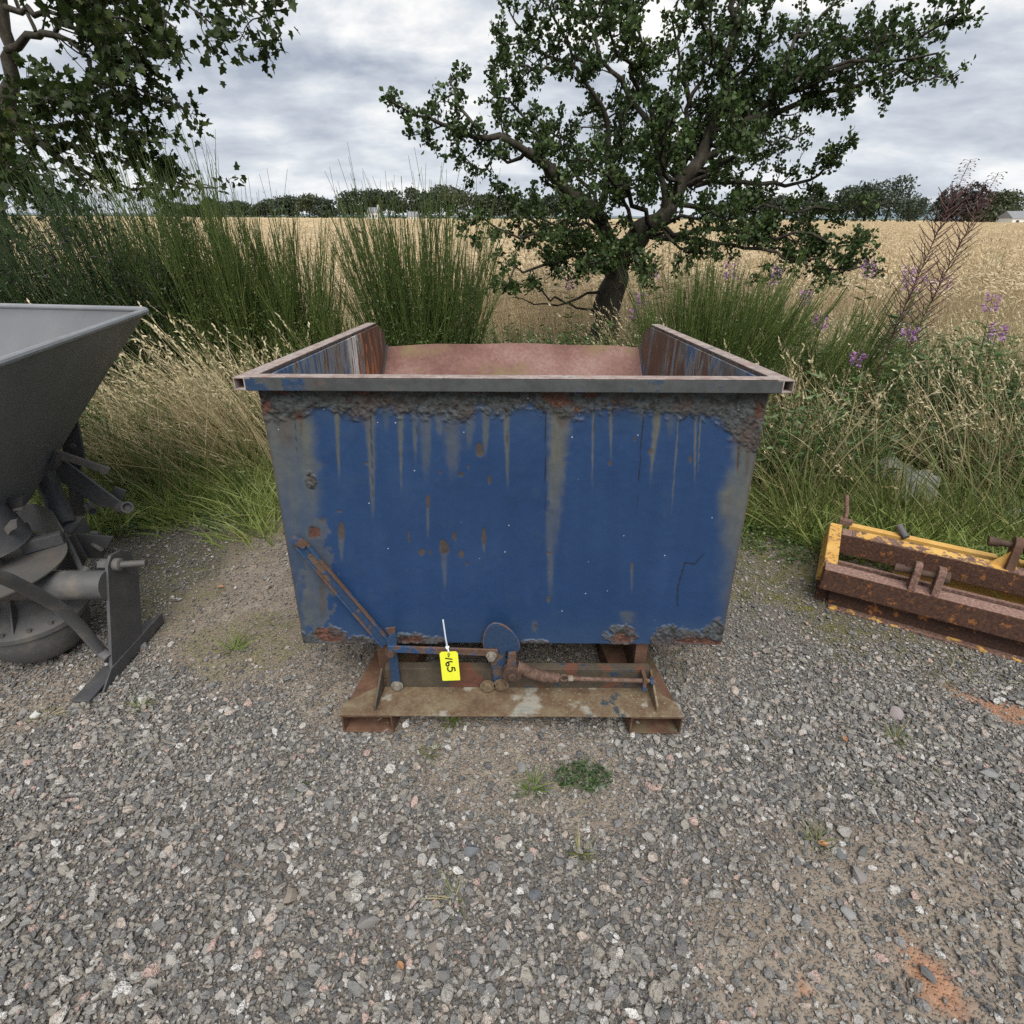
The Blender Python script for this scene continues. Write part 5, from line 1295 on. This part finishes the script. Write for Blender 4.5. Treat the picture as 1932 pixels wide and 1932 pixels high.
def grow_tree(root, limbs, mat_leaf, leafshape, cfg):
    """limbs: (points3d, r0, r1, bare share at the base, leafiness)"""
    wood = PB(); P = []; D = []
    trunk = PB()
    for j, (pts, r0, r1, bare, leafy) in enumerate(limbs):
        c, L = smooth_line(pts, max(6, int(np.ceil(np.linalg.norm(np.diff(np.asarray(pts), axis=0), axis=1).sum() / .12))))
        c[1:-1] += RNG.normal(0, cfg['wob'], (len(c) - 2, 3))
        limb_mesh(trunk if j < cfg['ntrunk'] else wood, c, r0, r1, 9 if r0 > .05 else 6)
        nb = int(L * (1 - bare) / cfg['gap'] * leafy)
        for b_ in range(nb):
            u = bare + (1 - bare) * (b_ + U(0, 1)) / nb; i = min(len(c) - 2, int(u * (len(c) - 1))); p = c[i] + (c[i + 1] - c[i]) * U(0, 1)
            t = c[i + 1] - c[i]; t /= np.linalg.norm(t); rv = RNG.normal(size=3); rv -= t * rv.dot(t); rv /= np.linalg.norm(rv)
            d = rv * .95 + t * cfg['fwd'] + np.array([0, 0, cfg['up']]); d /= np.linalg.norm(d); bl = U(*cfg['bl']) * (1.05 - .55 * u) * min(1.0, .5 + L / 3)
            k = 7; seg = [p]
            for s in range(k): d = d + RNG.normal(0, .22, 3) + np.array([0, 0, cfg['curl']]); d /= np.linalg.norm(d); seg.append(seg[-1] + d * bl / k)
            seg = np.array(seg); limb_mesh(wood, seg, max(.006, r1 * .7 + (r0 - r1) * (1 - u) * .22), .0025, 4)
            nt = max(2, int(bl / cfg['tg']))
            for s in range(nt):
                q = U(.12, 1) * k; i0 = min(k - 1, int(q)); pp = seg[i0] + (seg[i0 + 1] - seg[i0]) * (q - i0)
                rd = RNG.normal(size=3); rd /= np.linalg.norm(rd); td = rd * .8 + (seg[i0 + 1] - seg[i0]) / (bl / k) * .6 + np.array([0, 0, cfg['up']]); td /= np.linalg.norm(td); tl = U(*cfg['tl'])
                tw = np.array([pp, pp + td * tl * .5 + RNG.normal(0, .008, 3), pp + td * tl]); wood.stem(tw, .003, .0015, .5)
                for h in range(cfg['ros']):
                    o_ = tw[0] + (tw[2] - tw[0]) * ((h + U(.3, 1)) / cfg['ros']); nl = cfg['nl']
                    P.append(np.repeat(o_[None], nl, 0) + RNG.normal(0, cfg['rs'], (nl, 3))); D.append(RNG.normal(size=(nl, 3)) + td * .8 + np.array([0, 0, cfg['ld']]))
    P = np.concatenate(P); D = np.concatenate(D); n = len(P)
    lv = PB(); s = cfg['ls'] * RNG.uniform(.65, 1.2, n)
    leaves_many(lv, P, D, s, s * cfg['lw'], np.clip(RNG.normal(.42, .2, n) + (fbm(P[:, 0] * 2.2, P[:, 2] * 2.2, 3) - .5) * .5, 0, 1), leafshape)
    o = trunk.obj('trunk', M_BARK, root); w_ = wood.obj('branches', M_BARK, root); l_ = lv.obj('crown', mat_leaf, root)
    for q in (o, w_, ): q.data.polygons.foreach_set('use_smooth', [True] * len(q.data.polygons))
    return n


HY = 5.8
def hl(pts, y0, y1, wob=.0):
    m = len(pts); return [py(x_, y_, y0 + (y1 - y0) * (i / (m - 1)) ** 1.2) for i, (x_, y_) in enumerate(pts)]
TR0 = py(1135, 640, HY)
HT_ = empty('hawthorn_tree', (float(TR0[0]), HY, 0), 'gnarled spreading hawthorn tree standing at the edge of the wheat behind the skip', 'tree')
trunk_pts = [np.array([TR0[0] - .02, HY, -.05]), np.array([TR0[0], HY, .35])] + hl([(1148, 575), (1153, 526), (1174, 470), (1210, 440)], HY, HY)
limbs = [(trunk_pts, .165, .105, .85, .3),
         (hl([(1158, 520), (1150, 460), (1140, 412), (1090, 375), (1050, 349), (993, 285)], HY, HY - .3), .075, .035, .3, 1.0),
         (hl([(1200, 445), (1234, 425), (1278, 380), (1316, 304), (1345, 240), (1370, 150), (1385, 60), (1390, -60)], HY, HY + .3), .09, .02, .2, 1.2)]
def L_(pts, dy0, dy1, r0=.04, r1=.006, bare=.15, lf=1.0): limbs.append((hl(pts, HY + dy0, HY + dy1), r0 * .72, r1, bare, lf))
L_([(993, 285), (945, 262), (898, 241), (834, 240), (780, 215), (730, 186)], -.3, -.9, .042, .006, .1, 1.1)
L_([(1050, 349), (1010, 250), (960, 190), (920, 170)], -.1, .5, .035)
L_([(993, 285), (960, 300), (925, 325), (880, 300)], -.3, .2, .025)
L_([(898, 241), (870, 200), (850, 140)], -.6, -.2, .02)
L_([(1130, 400), (1150, 300), (1151, 222), (1113, 139), (1050, 110), (985, 60), (960, 20)], .1, .5, .05)
L_([(1113, 139), (1060, 60), (1010, -20)], .3, .8, .03)
L_([(1075, 115), (1010, 150), (945, 110), (940, 60)], .4, -.3, .025)
L_([(1250, 410), (1246, 317), (1215, 190), (1208, 76), (1190, -30)], .05, -.5, .05)
L_([(1225, 230), (1150, 120), (1100, 20), (1080, -60)], -.3, .3, .035)
L_([(1208, 76), (1150, 0), (1120, -80)], -.4, -.8, .025)
L_([(1278, 380), (1297, 320), (1303, 203), (1341, 95), (1348, -20)], .1, .8, .05)
L_([(1303, 203), (1270, 100), (1280, 0)], .5, .2, .03)
L_([(1316, 304), (1405, 228), (1500, 158), (1595, 127), (1722, 76), (1815, 22)], .1, -.9, .05, .006, .12, 1.25)
L_([(1405, 228), (1480, 200), (1560, 165), (1658, 152), (1780, 135)], -.1, -.3, .035, .006, .1, 1.2)
L_([(1450, 190), (1500, 76), (1538, 38), (1590, -15)], -.2, .5, .03, .006, .05, .9)
L_([(1500, 158), (1580, 70), (1680, 60), (1740, 70)], -.4, .2, .022)
L_([(1345, 240), (1420, 130), (1440, 40), (1470, -40)], .2, -.4, .035)
L_([(1370, 150), (1330, 60), (1320, -40)], .2, -.7, .03)
L_([(1560, 130), (1640, 110), (1700, 120), (1770, 100)], -.5, -.9, .018)
L_([(1310, 350), (1380, 345), (1437, 342), (1513, 349), (1565, 322), (1595, 304), (1612, 264)], .1, -.5, .035, .006, .2, .95)
L_([(1300, 330), (1380, 290), (1450, 270), (1520, 250)], .1, .9, .03)
L_([(1280, 385), (1330, 390), (1405, 380), (1500, 395), (1580, 385), (1632, 395)], .0, -.4, .032, .006, .2, 1.15)
L_([(1250, 425), (1341, 437), (1420, 440), (1468, 444), (1563, 469), (1640, 465)], -.05, -.6, .034, .006, .3, 1.1)
L_([(1220, 445), (1320, 455), (1400, 462), (1500, 492), (1590, 505), (1670, 512)], -.05, -.9, .032, .006, .35, .95)
L_([(1400, 440), (1470, 470), (1540, 490), (1560, 520)], -.3, .3, .02)
L_([(1170, 478), (1110, 470), (1056, 456), (961, 437), (905, 415), (870, 404)], .0, -.5, .035, .006, .2, 1.15)
L_([(1160, 500), (1100, 485), (1040, 490), (985, 505), (940, 535)], .0, -.8, .03, .006, .35, .8)
L_([(1056, 456), (1000, 420), (960, 380), (930, 350)], -.1, .4, .024)
L_([(1150, 540), (1090, 570), (1030, 560), (980, 548), (925, 542)], 0, -.9, .022, .005, .6, .35)
L_([(1140, 590), (1070, 575), (1020, 570), (965, 560)], .0, -.5, .02, .004, .8, .2)
L_([(1180, 465), (1120, 430), (1070, 420), (1010, 410)], -.1, -1.1, .03, .006, .25, 1.2)
L_([(1230, 430), (1200, 380), (1150, 340), (1090, 300)], -.1, -1.2, .035, .006, .2, 1.2)
L_([(1278, 380), (1260, 330), (1240, 280), (1270, 220)], -.1, -1.3, .035, .006, .2, 1.1)
L_([(1300, 350), (1360, 320), (1400, 280), (1380, 220)], -.1, -1.2, .035, .006, .2, 1.1)
L_([(1234, 431), (1290, 420), (1330, 400), (1390, 410)], -.1, -1.3, .03, .006, .2, 1.0)
L_([(1278, 380), (1230, 300), (1180, 250), (1100, 240)], .2, 1.3, .04, .006, .2, 1.0)
L_([(1316, 304), (1340, 220), (1420, 180), (1480, 120)], .2, 1.3, .04, .006, .2, 1.0)
L_([(1145, 412), (1080, 330), (1050, 250), (1010, 220)], .2, 1.2, .035, .006, .2, 1.0)
L_([(1215, 190), (1180, 120), (1150, 60), (1140, 0)], -.2, -1.1, .028)
L_([(1341, 95), (1400, 30), (1430, -50)], .5, .9, .028)
L_([(1165, 500), (1130, 490), (1100, 500), (1070, 530)], -.1, -1.0, .025, .006, .3, 1.2)
L_([(1190, 455), (1190, 470), (1200, 490), (1230, 520)], -.1, -1.0, .025, .006, .3, 1.2)
L_([(1165, 495), (1150, 480), (1140, 480), (1145, 500)], -.1, -1.1, .025, .006, .3, 1.1)
L_([(1220, 440), (1260, 450), (1290, 465), (1330, 480)], -.1, -1.0, .025, .006, .3, 1.1)
L_([(1200, 440), (1190, 400), (1175, 330), (1160, 290), (1180, 200)], -.05, -.7, .03, .006, .25, 1.0)
nl = grow_tree(HT_, limbs, M_HAW, HAW_LEAF, dict(wob=.024, ntrunk=3, gap=.062, fwd=.42, up=.10, bl=(.14, .52), curl=.03, tg=.046, tl=(.02, .075), ros=1, nl=14, rs=.021, ld=.3, ls=.036, lw=.85))
print('hawthorn leaves', nl)

SYY = 6.0
TR1 = py(-40, 420, SYY)
ST_ = empty('sycamore_tree', (float(TR1[0]), SYY, 0), 'mossy sycamore tree with lobed leaves leaning in at the left edge', 'tree')
limbs = [([np.array([TR1[0] - .1, SYY, -.05]), np.array([TR1[0] - .05, SYY, .8])] + hl([(-30, 330), (0, 225), (12, 190)], SYY, SYY), .17, .10, .9, .2),
         (hl([(8, 205), (14, 150), (14, 95), (10, 40), (2, -20), (-10, -90)], SYY, SYY + .1), .065, .04, .6, .25)]
HY = SYY
L_([(16, 96), (40, 70), (63, 63), (84, 58), (105, 60), (135, 78), (159, 95), (178, 125), (192, 155), (206, 186)], 0, -.5, .055, .008, .3, .8)
L_([(105, 60), (150, 45), (210, 60), (262, 105), (290, 140)], -.2, -.4, .03, .006, .1, .9)
L_([(10, 14), (50, 22), (95, 26), (150, 32), (200, 50), (250, 90)], 0, -.7, .035, .006, .3, .8)
L_([(26, -10), (55, 40), (68, 60)], 0, -.1, .02, .015, .9, .1)
L_([(0, 200), (48, 241), (90, 280), (127, 311), (150, 335), (172, 352)], -.1, -.6, .07, .012, .45, .7)
L_([(10, 215), (50, 270), (79, 317), (105, 355), (128, 384)], -.1, -.2, .05, .01, .5, .5)
L_([(30, 225), (75, 215), (120, 190), (160, 160)], -.1, -.9, .03, .006, .1, 1.2)
L_([(48, 241), (110, 240), (170, 235), (230, 250), (300, 270)], -.2, -.8, .035, .006, .1, 1.0)
L_([(90, 280), (160, 285), (230, 300), (300, 330), (370, 345), (410, 355)], -.3, -.7, .035, .006, .15, .9)
L_([(127, 311), (190, 335), (260, 352), (340, 362)], -.4, -.3, .03, .006, .15, .8)
L_([(192, 155), (240, 165), (290, 175), (320, 190)], -.4, -.8, .018, .005, .05, .7)
L_([(206, 186), (230, 200), (265, 195)], -.5, -.7, .014, .005, .1, .7)
L_([(-20, 300), (20, 330), (60, 345), (90, 370)], 0, -1.0, .04, .006, .2, 1.0)
L_([(-40, 280), (0, 290), (40, 300), (70, 310)], 0, -1.2, .04, .006, .2, 1.0)
L_([(0, -40), (80, -40), (150, -10), (200, 20), (240, 40)], .1, -1.0, .04, .006, .2, 1.2)
L_([(80, -60), (160, -40), (220, 0), (260, 60)], .1, -.8, .03, .006, .1, 1.2)
L_([(200, -60), (260, -40), (290, 0), (310, 40), (330, 70)], -.2, -1.0, .022, .005, .1, .65)
L_([(250, -60), (300, -30), (345, 0), (372, 35), (390, 50)], -.2, -1.1, .02, .005, .2, .55)
L_([(300, -70), (390, -50), (440, -15), (475, 15), (505, 40)], -.2, -1.3, .022, .005, .3, .6)
L_([(390, -50), (450, -30), (500, -5), (530, 20)], -.8, -1.2, .018, .005, .3, .5)
L_([(-60, 100), (-140, 60), (-260, 40)], 0, .2, .06, .01, .2, .7); L_([(-60, 200), (-160, 190), (-300, 230)], 0, -.3, .06, .01, .2, .7)
L_([(-20, 0), (-60, -120), (-150, -220)], .1, .3, .06, .01, .2, .7); L_([(0, -80), (60, -180), (180, -230)], .1, .4, .06, .01, .2, .7)
nl = grow_tree(ST_, limbs, M_SYC, SYC_LEAF, dict(wob=.02, ntrunk=2, gap=.12, fwd=.75, up=.0, bl=(.3, .75), curl=-.02, tg=.085, tl=(.06, .2), ros=2, nl=4, rs=.04, ld=-.35, ls=.066, lw=.85))
print('sycamore leaves', nl)

# ------------------------------------------------------------------ wheat field
m, t = material('wheat_canopy'); o = t.obj(); n = t.noise(t.scale(o, (1, .25, 1)), 1.2, 6, .7); n2 = t.noise(o, 9, 4, .7)
finish(t, t.ramp(t.m('ADD', t.m('MULTIPLY', n, .5), t.m('MULTIPLY', n2, .5)), [(.3, (.37, .285, .165)), (.5, (.53, .43, .275)), (.7, (.63, .53, .36))]), .9, 0, t.bump(n2, 1, .15), .1)
b = MB(); b.add([(-900, 8.5, .0), (900, 8.5, .0), (900, 8.7, .55), (-900, 8.7, .55), (900, 330, .66), (-900, 330, .66), (900, 331, -.01), (-900, 331, -.01)], [(0, 1, 2, 3), (3, 2, 4, 5), (5, 4, 6, 7)])
tag(b.build('wheat_field', m, smooth=False), kind='structure')


def wheat_patch(w_, n, h):
    g = PB()
    for i in range(n):
        p = np.array([U(-w_, w_), U(-w_, w_), 0]); d = np.array([RNG.normal(-.08, .12), RNG.normal(0, .12), 1]); hh = h * U(.84, 1.08); tn = float(np.clip(RNG.normal(.45, .22), 0, 1))
        c = g.blade(p, d, hh, .006, (-.06, 0, 0), tn, 2); e = c[-1]; dd = np.array([RNG.normal(-.5, .4), RNG.normal(0, .4), U(-.4, .7)])
        g.leaf(e, dd, .075, .014, min(1, tn + .2)); g.leaf(e, dd + RNG.normal(0, .2, 3), .10, .014, min(1, tn + .1))
        if RNG.random() < .5: q = U(.3, .8); g.leaf(p + d / np.linalg.norm(d) * hh * q, RNG.normal(size=3), .16, .012, max(0, tn - .25))
    return g.mesh('wheat', M_WHEAT)
wp = [wheat_patch(.3, 95, .84) for _ in range(5)]
gx, gy = np.meshgrid(np.arange(-34, 34, .48), np.arange(6.5, 32, .48)); gx = gx.ravel() + RNG.uniform(-.2, .2, gx.size); gy = gy.ravel() + RNG.uniform(-.2, .2, gy.size)
k = (np.abs(gx) < gy * 1.0 + 2) & (RNG.random(gx.size) < np.clip((gy - 6.0) / 1.6 + fbm(gx, gy, 2) - .6, 0, 1)); gx, gy = gx[k], gy[k]
hx, hy = np.meshgrid(np.arange(-150, 150, 1.5), np.arange(32, 140, 1.7)); hx = hx.ravel() + RNG.uniform(-.7, .7, hx.size); hy = hy.ravel() + RNG.uniform(-.7, .7, hy.size); k = np.abs(hx) < hy * 1.0 + 3; hx, hy = hx[k], hy[k]
x = np.r_[gx, hx]; y = np.r_[gy, hy]; sc = np.concatenate([np.stack([np.ones(len(gx))] * 2 + [RNG.uniform(.93, 1.06, len(gx))], 1), np.stack([np.full(len(hx), 2.6)] * 2 + [RNG.uniform(.93, 1.06, len(hx))], 1)])
n = len(x); scatter('wheat', wp, np.stack([x, y, np.zeros(n)], 1), np.stack([np.zeros(n), np.zeros(n), RNG.uniform(-.6, .6, n)], 1), sc, 'ripe golden wheat filling the field behind the verge', 'wheat')
# tall wild oats standing above the crop edge
oat = []
for _ in range(4):
    g = PB()
    for i in range(5):
        c = g.blade((U(-.15, .15), U(-.15, .15), 0), (RNG.normal(-.06, .1), RNG.normal(0, .1), 1), U(1.05, 1.45), .006, (-.05, 0, 0), .6, 4)
        for k in range(16): g.leaf(c[-1] - (c[-1] - c[-2]) * U(0, .8), RNG.normal(0, .4, 3) + (0, 0, 1), .05, .012, U(.5, 1))
    oat.append(g.mesh('wild_oat', M_STRAW))
x, y = place(120, -5, 7.5, 5.8, 8.5, lambda x, y: .55 + 0 * x)
spread('wild_oats', oat, x, y, RNG.uniform(.8, 1.1, len(x)), 'tall wild oat stalks standing along the near edge of the wheat', 'grass', .06)

# ------------------------------------------------------------------ the far side of the field
def far_tree(pxx, topy, wpx, Y, label, kind='tree', dens=1.0, mat=None):
    topy -= 5; wpx *= 1.22
    tp_ = py(pxx, topy, Y); x0 = tp_[0]; h = tp_[2]; w_ = wpx / FPX * (Y * math.cos(PITCH)) * 1.05
    e = empty('conifer_tree' if kind == 'conifer' else 'field_tree', (float(x0), Y, 0), label, 'tree', 'trees along the far edge of the wheat field')
    tr = PB(); limb_mesh(tr, [(x0, Y, -.1), (x0 + U(-.2, .2), Y, h * .35), (x0 + U(-.5, .5), Y, h * .75)], .035 * h, .01 * h, 6); tr.obj('trunk', M_BARK, e)
    cr = PB(); P = []
    if kind == 'conifer':
        for k in range(1100):
            u = U(0, 1) ** .7; r = w_ * .5 * (1 - u) * U(.5, 1.05) * (1 + .25 * math.sin(u * 40)); a = U(0, 6.28); P.append((x0 + r * math.cos(a), Y + r * math.sin(a), h * (.06 + .93 * u)))
    else:
        nl_ = 16
        for k in range(nl_):
            a = U(0, 6.28); rr = w_ * .5 * U(.2, .78); zc = h * U(.3, .82); f = math.sqrt(max(.15, 1 - ((zc / h - .5) / .5) ** 2 * .75)); lx, ly, lz = x0 + rr * math.cos(a) * f, Y + rr * math.sin(a) * f, zc; lr = w_ * U(.15, .26)
            m_ = int(190 * dens); q = RNG.normal(size=(m_, 3)); q /= np.linalg.norm(q, axis=1)[:, None]; q *= RNG.uniform(.55, 1.06, (m_, 1)) * np.array([lr, lr, min(lr, h * .2)]); P += list(np.array([lx, ly, lz]) + q)
        m_ = 160; a = RNG.uniform(0, 6.28, m_); P += list(np.stack([x0 + np.cos(a) * w_ * .45 * RNG.random(m_), Y + np.sin(a) * w_ * .3, RNG.uniform(.2, h * .4, m_)], 1)); P.append((x0, Y, h * .97)); P.append((x0 + .3, Y, h * .95))
    P = np.array(P); P[:, 2] = np.minimum(P[:, 2], h * 1.0); n_ = len(P); s = RNG.uniform(.5, 1.05, n_) * (.9 if kind != 'conifer' else .7)
    leaves_many(cr, P - RNG.normal(0, .1, (n_, 3)), RNG.normal(size=(n_, 3)), s, s, np.clip(RNG.normal(.45, .2, n_), 0, 1), [(0, 0, 0), (.5, .5, .12), (1, .1, 0), (.5, -.5, .12)])
    cr.obj('crown', mat or M_FAR, e)


M_FARB = m_plant('far_broadleaf', [(0, (.036, .046, .024)), (.5, (.055, .068, .034)), (1, (.085, .098, .05))], trans=.1)
M_FARD = m_plant('far_copper_tree', [(0, (.028, .024, .024)), (.5, (.042, .034, .034)), (1, (.06, .048, .046))], trans=.1)
FT = [(345, 388, 50, 300, 'low far tree seen through the sycamore leaves, leftmost of the far tree line'), (405, 384, 46, 295, 'low far tree just right of the sycamore branch tips'), (455, 384, 50, 290, 'far tree seen behind the tallest broom spires'),
      (500, 380, 50, 285, 'far tree seen between the two tall broom bushes'), (540, 374, 46, 275, 'small round far tree directly left of the paler pair'), (578, 371, 44, 270, 'pale far tree, left of the gap in the far tree line'), (612, 376, 34, 268, 'narrow low far tree beside the gap in the far tree line'),
      (662, 362, 54, 255, 'dark broad far tree, first right of the gap'), (700, 358, 46, 252, 'dark far tree above the small white house'), (742, 361, 50, 250, 'dark far tree seen through the left spires of the fan shaped broom'),
      (786, 356, 50, 250, 'far tree seen behind the middle of the fan shaped broom'), (826, 353, 44, 248, 'far tree touching the left side of the great round one'), (872, 351, 84, 246, 'great rounded far tree left of the hawthorn'), (925, 367, 46, 250, 'lower far tree right of the great rounded one'),
      (958, 371, 40, 252, 'far tree at the left edge of the hawthorn crown'), (1000, 373, 50, 258, 'far tree behind the left hawthorn branches'), (1050, 370, 52, 258, 'far tree behind the hawthorn left of its trunk'), (1110, 374, 50, 262, 'far tree behind the hawthorn trunk fork'),
      (1400, 376, 56, 262, 'far tree glimpsed under the right hawthorn branches'), (1470, 372, 56, 258, 'far tree glimpsed between the right hawthorn branches'), (1540, 370, 60, 256, 'far tree behind the outer right hawthorn branches'),
      (1612, 352, 62, 230, 'dark far tree at the right tip of the hawthorn'), (1648, 350, 50, 220, 'far tree joined to the left side of the tallest one'), (1694, 336, 92, 215, 'tallest dark far tree, right of the hawthorn'), (1728, 376, 34, 225, 'low far tree at the right foot of the tallest one'),
      (1838, 345, 80, 190, 'dark copper far tree behind the tall podded willowherb'), (1880, 364, 60, 225, 'grey green far tree right of the copper one'), (1920, 360, 66, 230, 'far tree at the right edge of the picture'), (1868, 392, 50, 185, 'low bright green shrub tree before the right far trees')]
for (a, b_, c_, d_, lab) in FT: far_tree(a, b_, c_, d_, lab, mat=M_FARD if 'copper' in lab and a == 1838 else (M_FARB if a in (872, 578, 1880, 1920, 1868) else None))
far_tree(1781, 368, 44, 195, 'pointed far conifer left of the copper tree', 'conifer'); far_tree(1800, 384, 50, 198, 'low spreading far conifer beside the pointed one', 'conifer')

m, t = material('white_render'); finish(t, t.ramp(t.noise(t.obj(), 2, 3), [(.3, (.62, .62, .6)), (.7, (.74, .74, .72))]), .9); M_WALL = m
m, t = material('slate_roof'); finish(t, t.ramp(t.noise(t.obj(), 3, 3), [(.3, (.16, .165, .18)), (.7, (.24, .245, .26))]), .8); M_ROOF = m
m, t = material('window_glass'); finish(t, (.03, .035, .045), .15); M_GLASS = m
def house(pxx, topy, wpx, Y, label, low=False):
    tp_ = py(pxx, topy, Y); x0, h = tp_[0], tp_[2]; w_ = wpx / FPX * Y * math.cos(PITCH); e = empty('farmhouse' if not low else 'farm_building', (float(x0), Y, 0), label, 'house', 'buildings beyond the wheat field')
    eav = h * (.62 if not low else .5); d = 6
    b = MB(); b.prism([(x0 - w_ / 2, Y, 0), (x0 + w_ / 2, Y, 0), (x0 + w_ / 2, Y, eav), (x0 - w_ / 2, Y, eav)], (0, d, 0)); b.build('wall', M_WALL, e, smooth=False)
    b = MB(); b.prism([(x0 - w_ / 2 - .2, Y - .25, eav - .05), (x0 - w_ / 2 - .2, Y + d + .25, eav - .05), (x0 - w_ / 2 - .2, Y + d / 2, h)], (w_ + .4, 0, 0)); rf = b.build('roof', M_ROOF, e, smooth=False)
    if not low:
        b = MB(); b.box((x0 + w_ * .4, Y + d / 2, h + .35), (.6, .6, 1.1)); b.build('chimney', M_WALL, rf, smooth=False)
    for k in (-.28, .05, .3):
        b = MB(); b.box((x0 + k * w_, Y - .02, eav * .55), (w_ * .12, .1, eav * .34)); wn = b.build('window', M_GLASS, e, smooth=False)
house(702, 391, 20, 238, 'small white house between the dark far trees'); house(776, 399, 18, 236, 'low white building beyond the wheat behind the fan shaped broom', True)
house(1082, 384, 30, 240, 'pale house glimpsed behind the hawthorn branches'); house(1940, 398, 46, 175, 'low grey roofed building at the right edge of the field', True)
b = MB(); vs = []; n_ = 90; XG = float(py(1750, 400, 2600)[0])
for i in range(n_ + 1):
    x_ = -2700 + 5400 * i / n_; hz = 4 + 6 * float(fbm(i * .3, 1.3, 3)) + 48 * math.exp(-((x_ - XG) / 240) ** 2); vs += [(x_, 2350, -5), (x_, 2600, hz), (x_, 3000, -5)]
m, t = material('hill_haze_blue'); finish(t, t.ramp(t.noise(t.obj(), .02, 4), [(.3, (.10, .15, .18)), (.7, (.15, .2, .225))]), .95);  # blue of the distant haze put into the hill colour
b.add(vs, [(i * 3 + j, i * 3 + 3 + j, i * 3 + 4 + j, i * 3 + 1 + j) for i in range(n_) for j in (0, 1)]); tag(b.build('hills', m), kind='structure')
p = py(673, 434, 14.0); b = MB(); q = Vector(p)
b.tube([q + Vector((-.085, 0, .03)), q + Vector((-.06, 0, .022)), q, q + Vector((.06, 0, -.022)), q + Vector((.085, 0, -.03)), q + Vector((.13, 0, -.05))], [.004, .016, .026, .018, .014, .010], 8)
for s_ in (-1, 1): b.add([q + Vector((-.04, 0, .02)), q + Vector((.035, 0, .0)), q + Vector((.05, s_ * .13, -.05)), q + Vector((-.02, s_ * .12, -.03)), q + Vector((.07, s_ * .22, -.10)), q + Vector((-.04, 0, .012)), q + Vector((.035, 0, -.008)), q + Vector((.05, s_ * .13, -.056)), q + Vector((-.02, s_ * .12, -.036))], [(0, 1, 2, 3), (3, 2, 4), (5, 8, 7, 6), (8, 4, 7), (1, 6, 7, 2), (0, 3, 8, 5), (3, 4, 8), (2, 7, 4), (0, 5, 6, 1)])
tag(b.build('bird', M_DARKRUST), 'small brown bird flying low over the wheat left of the fan shaped broom', 'bird')
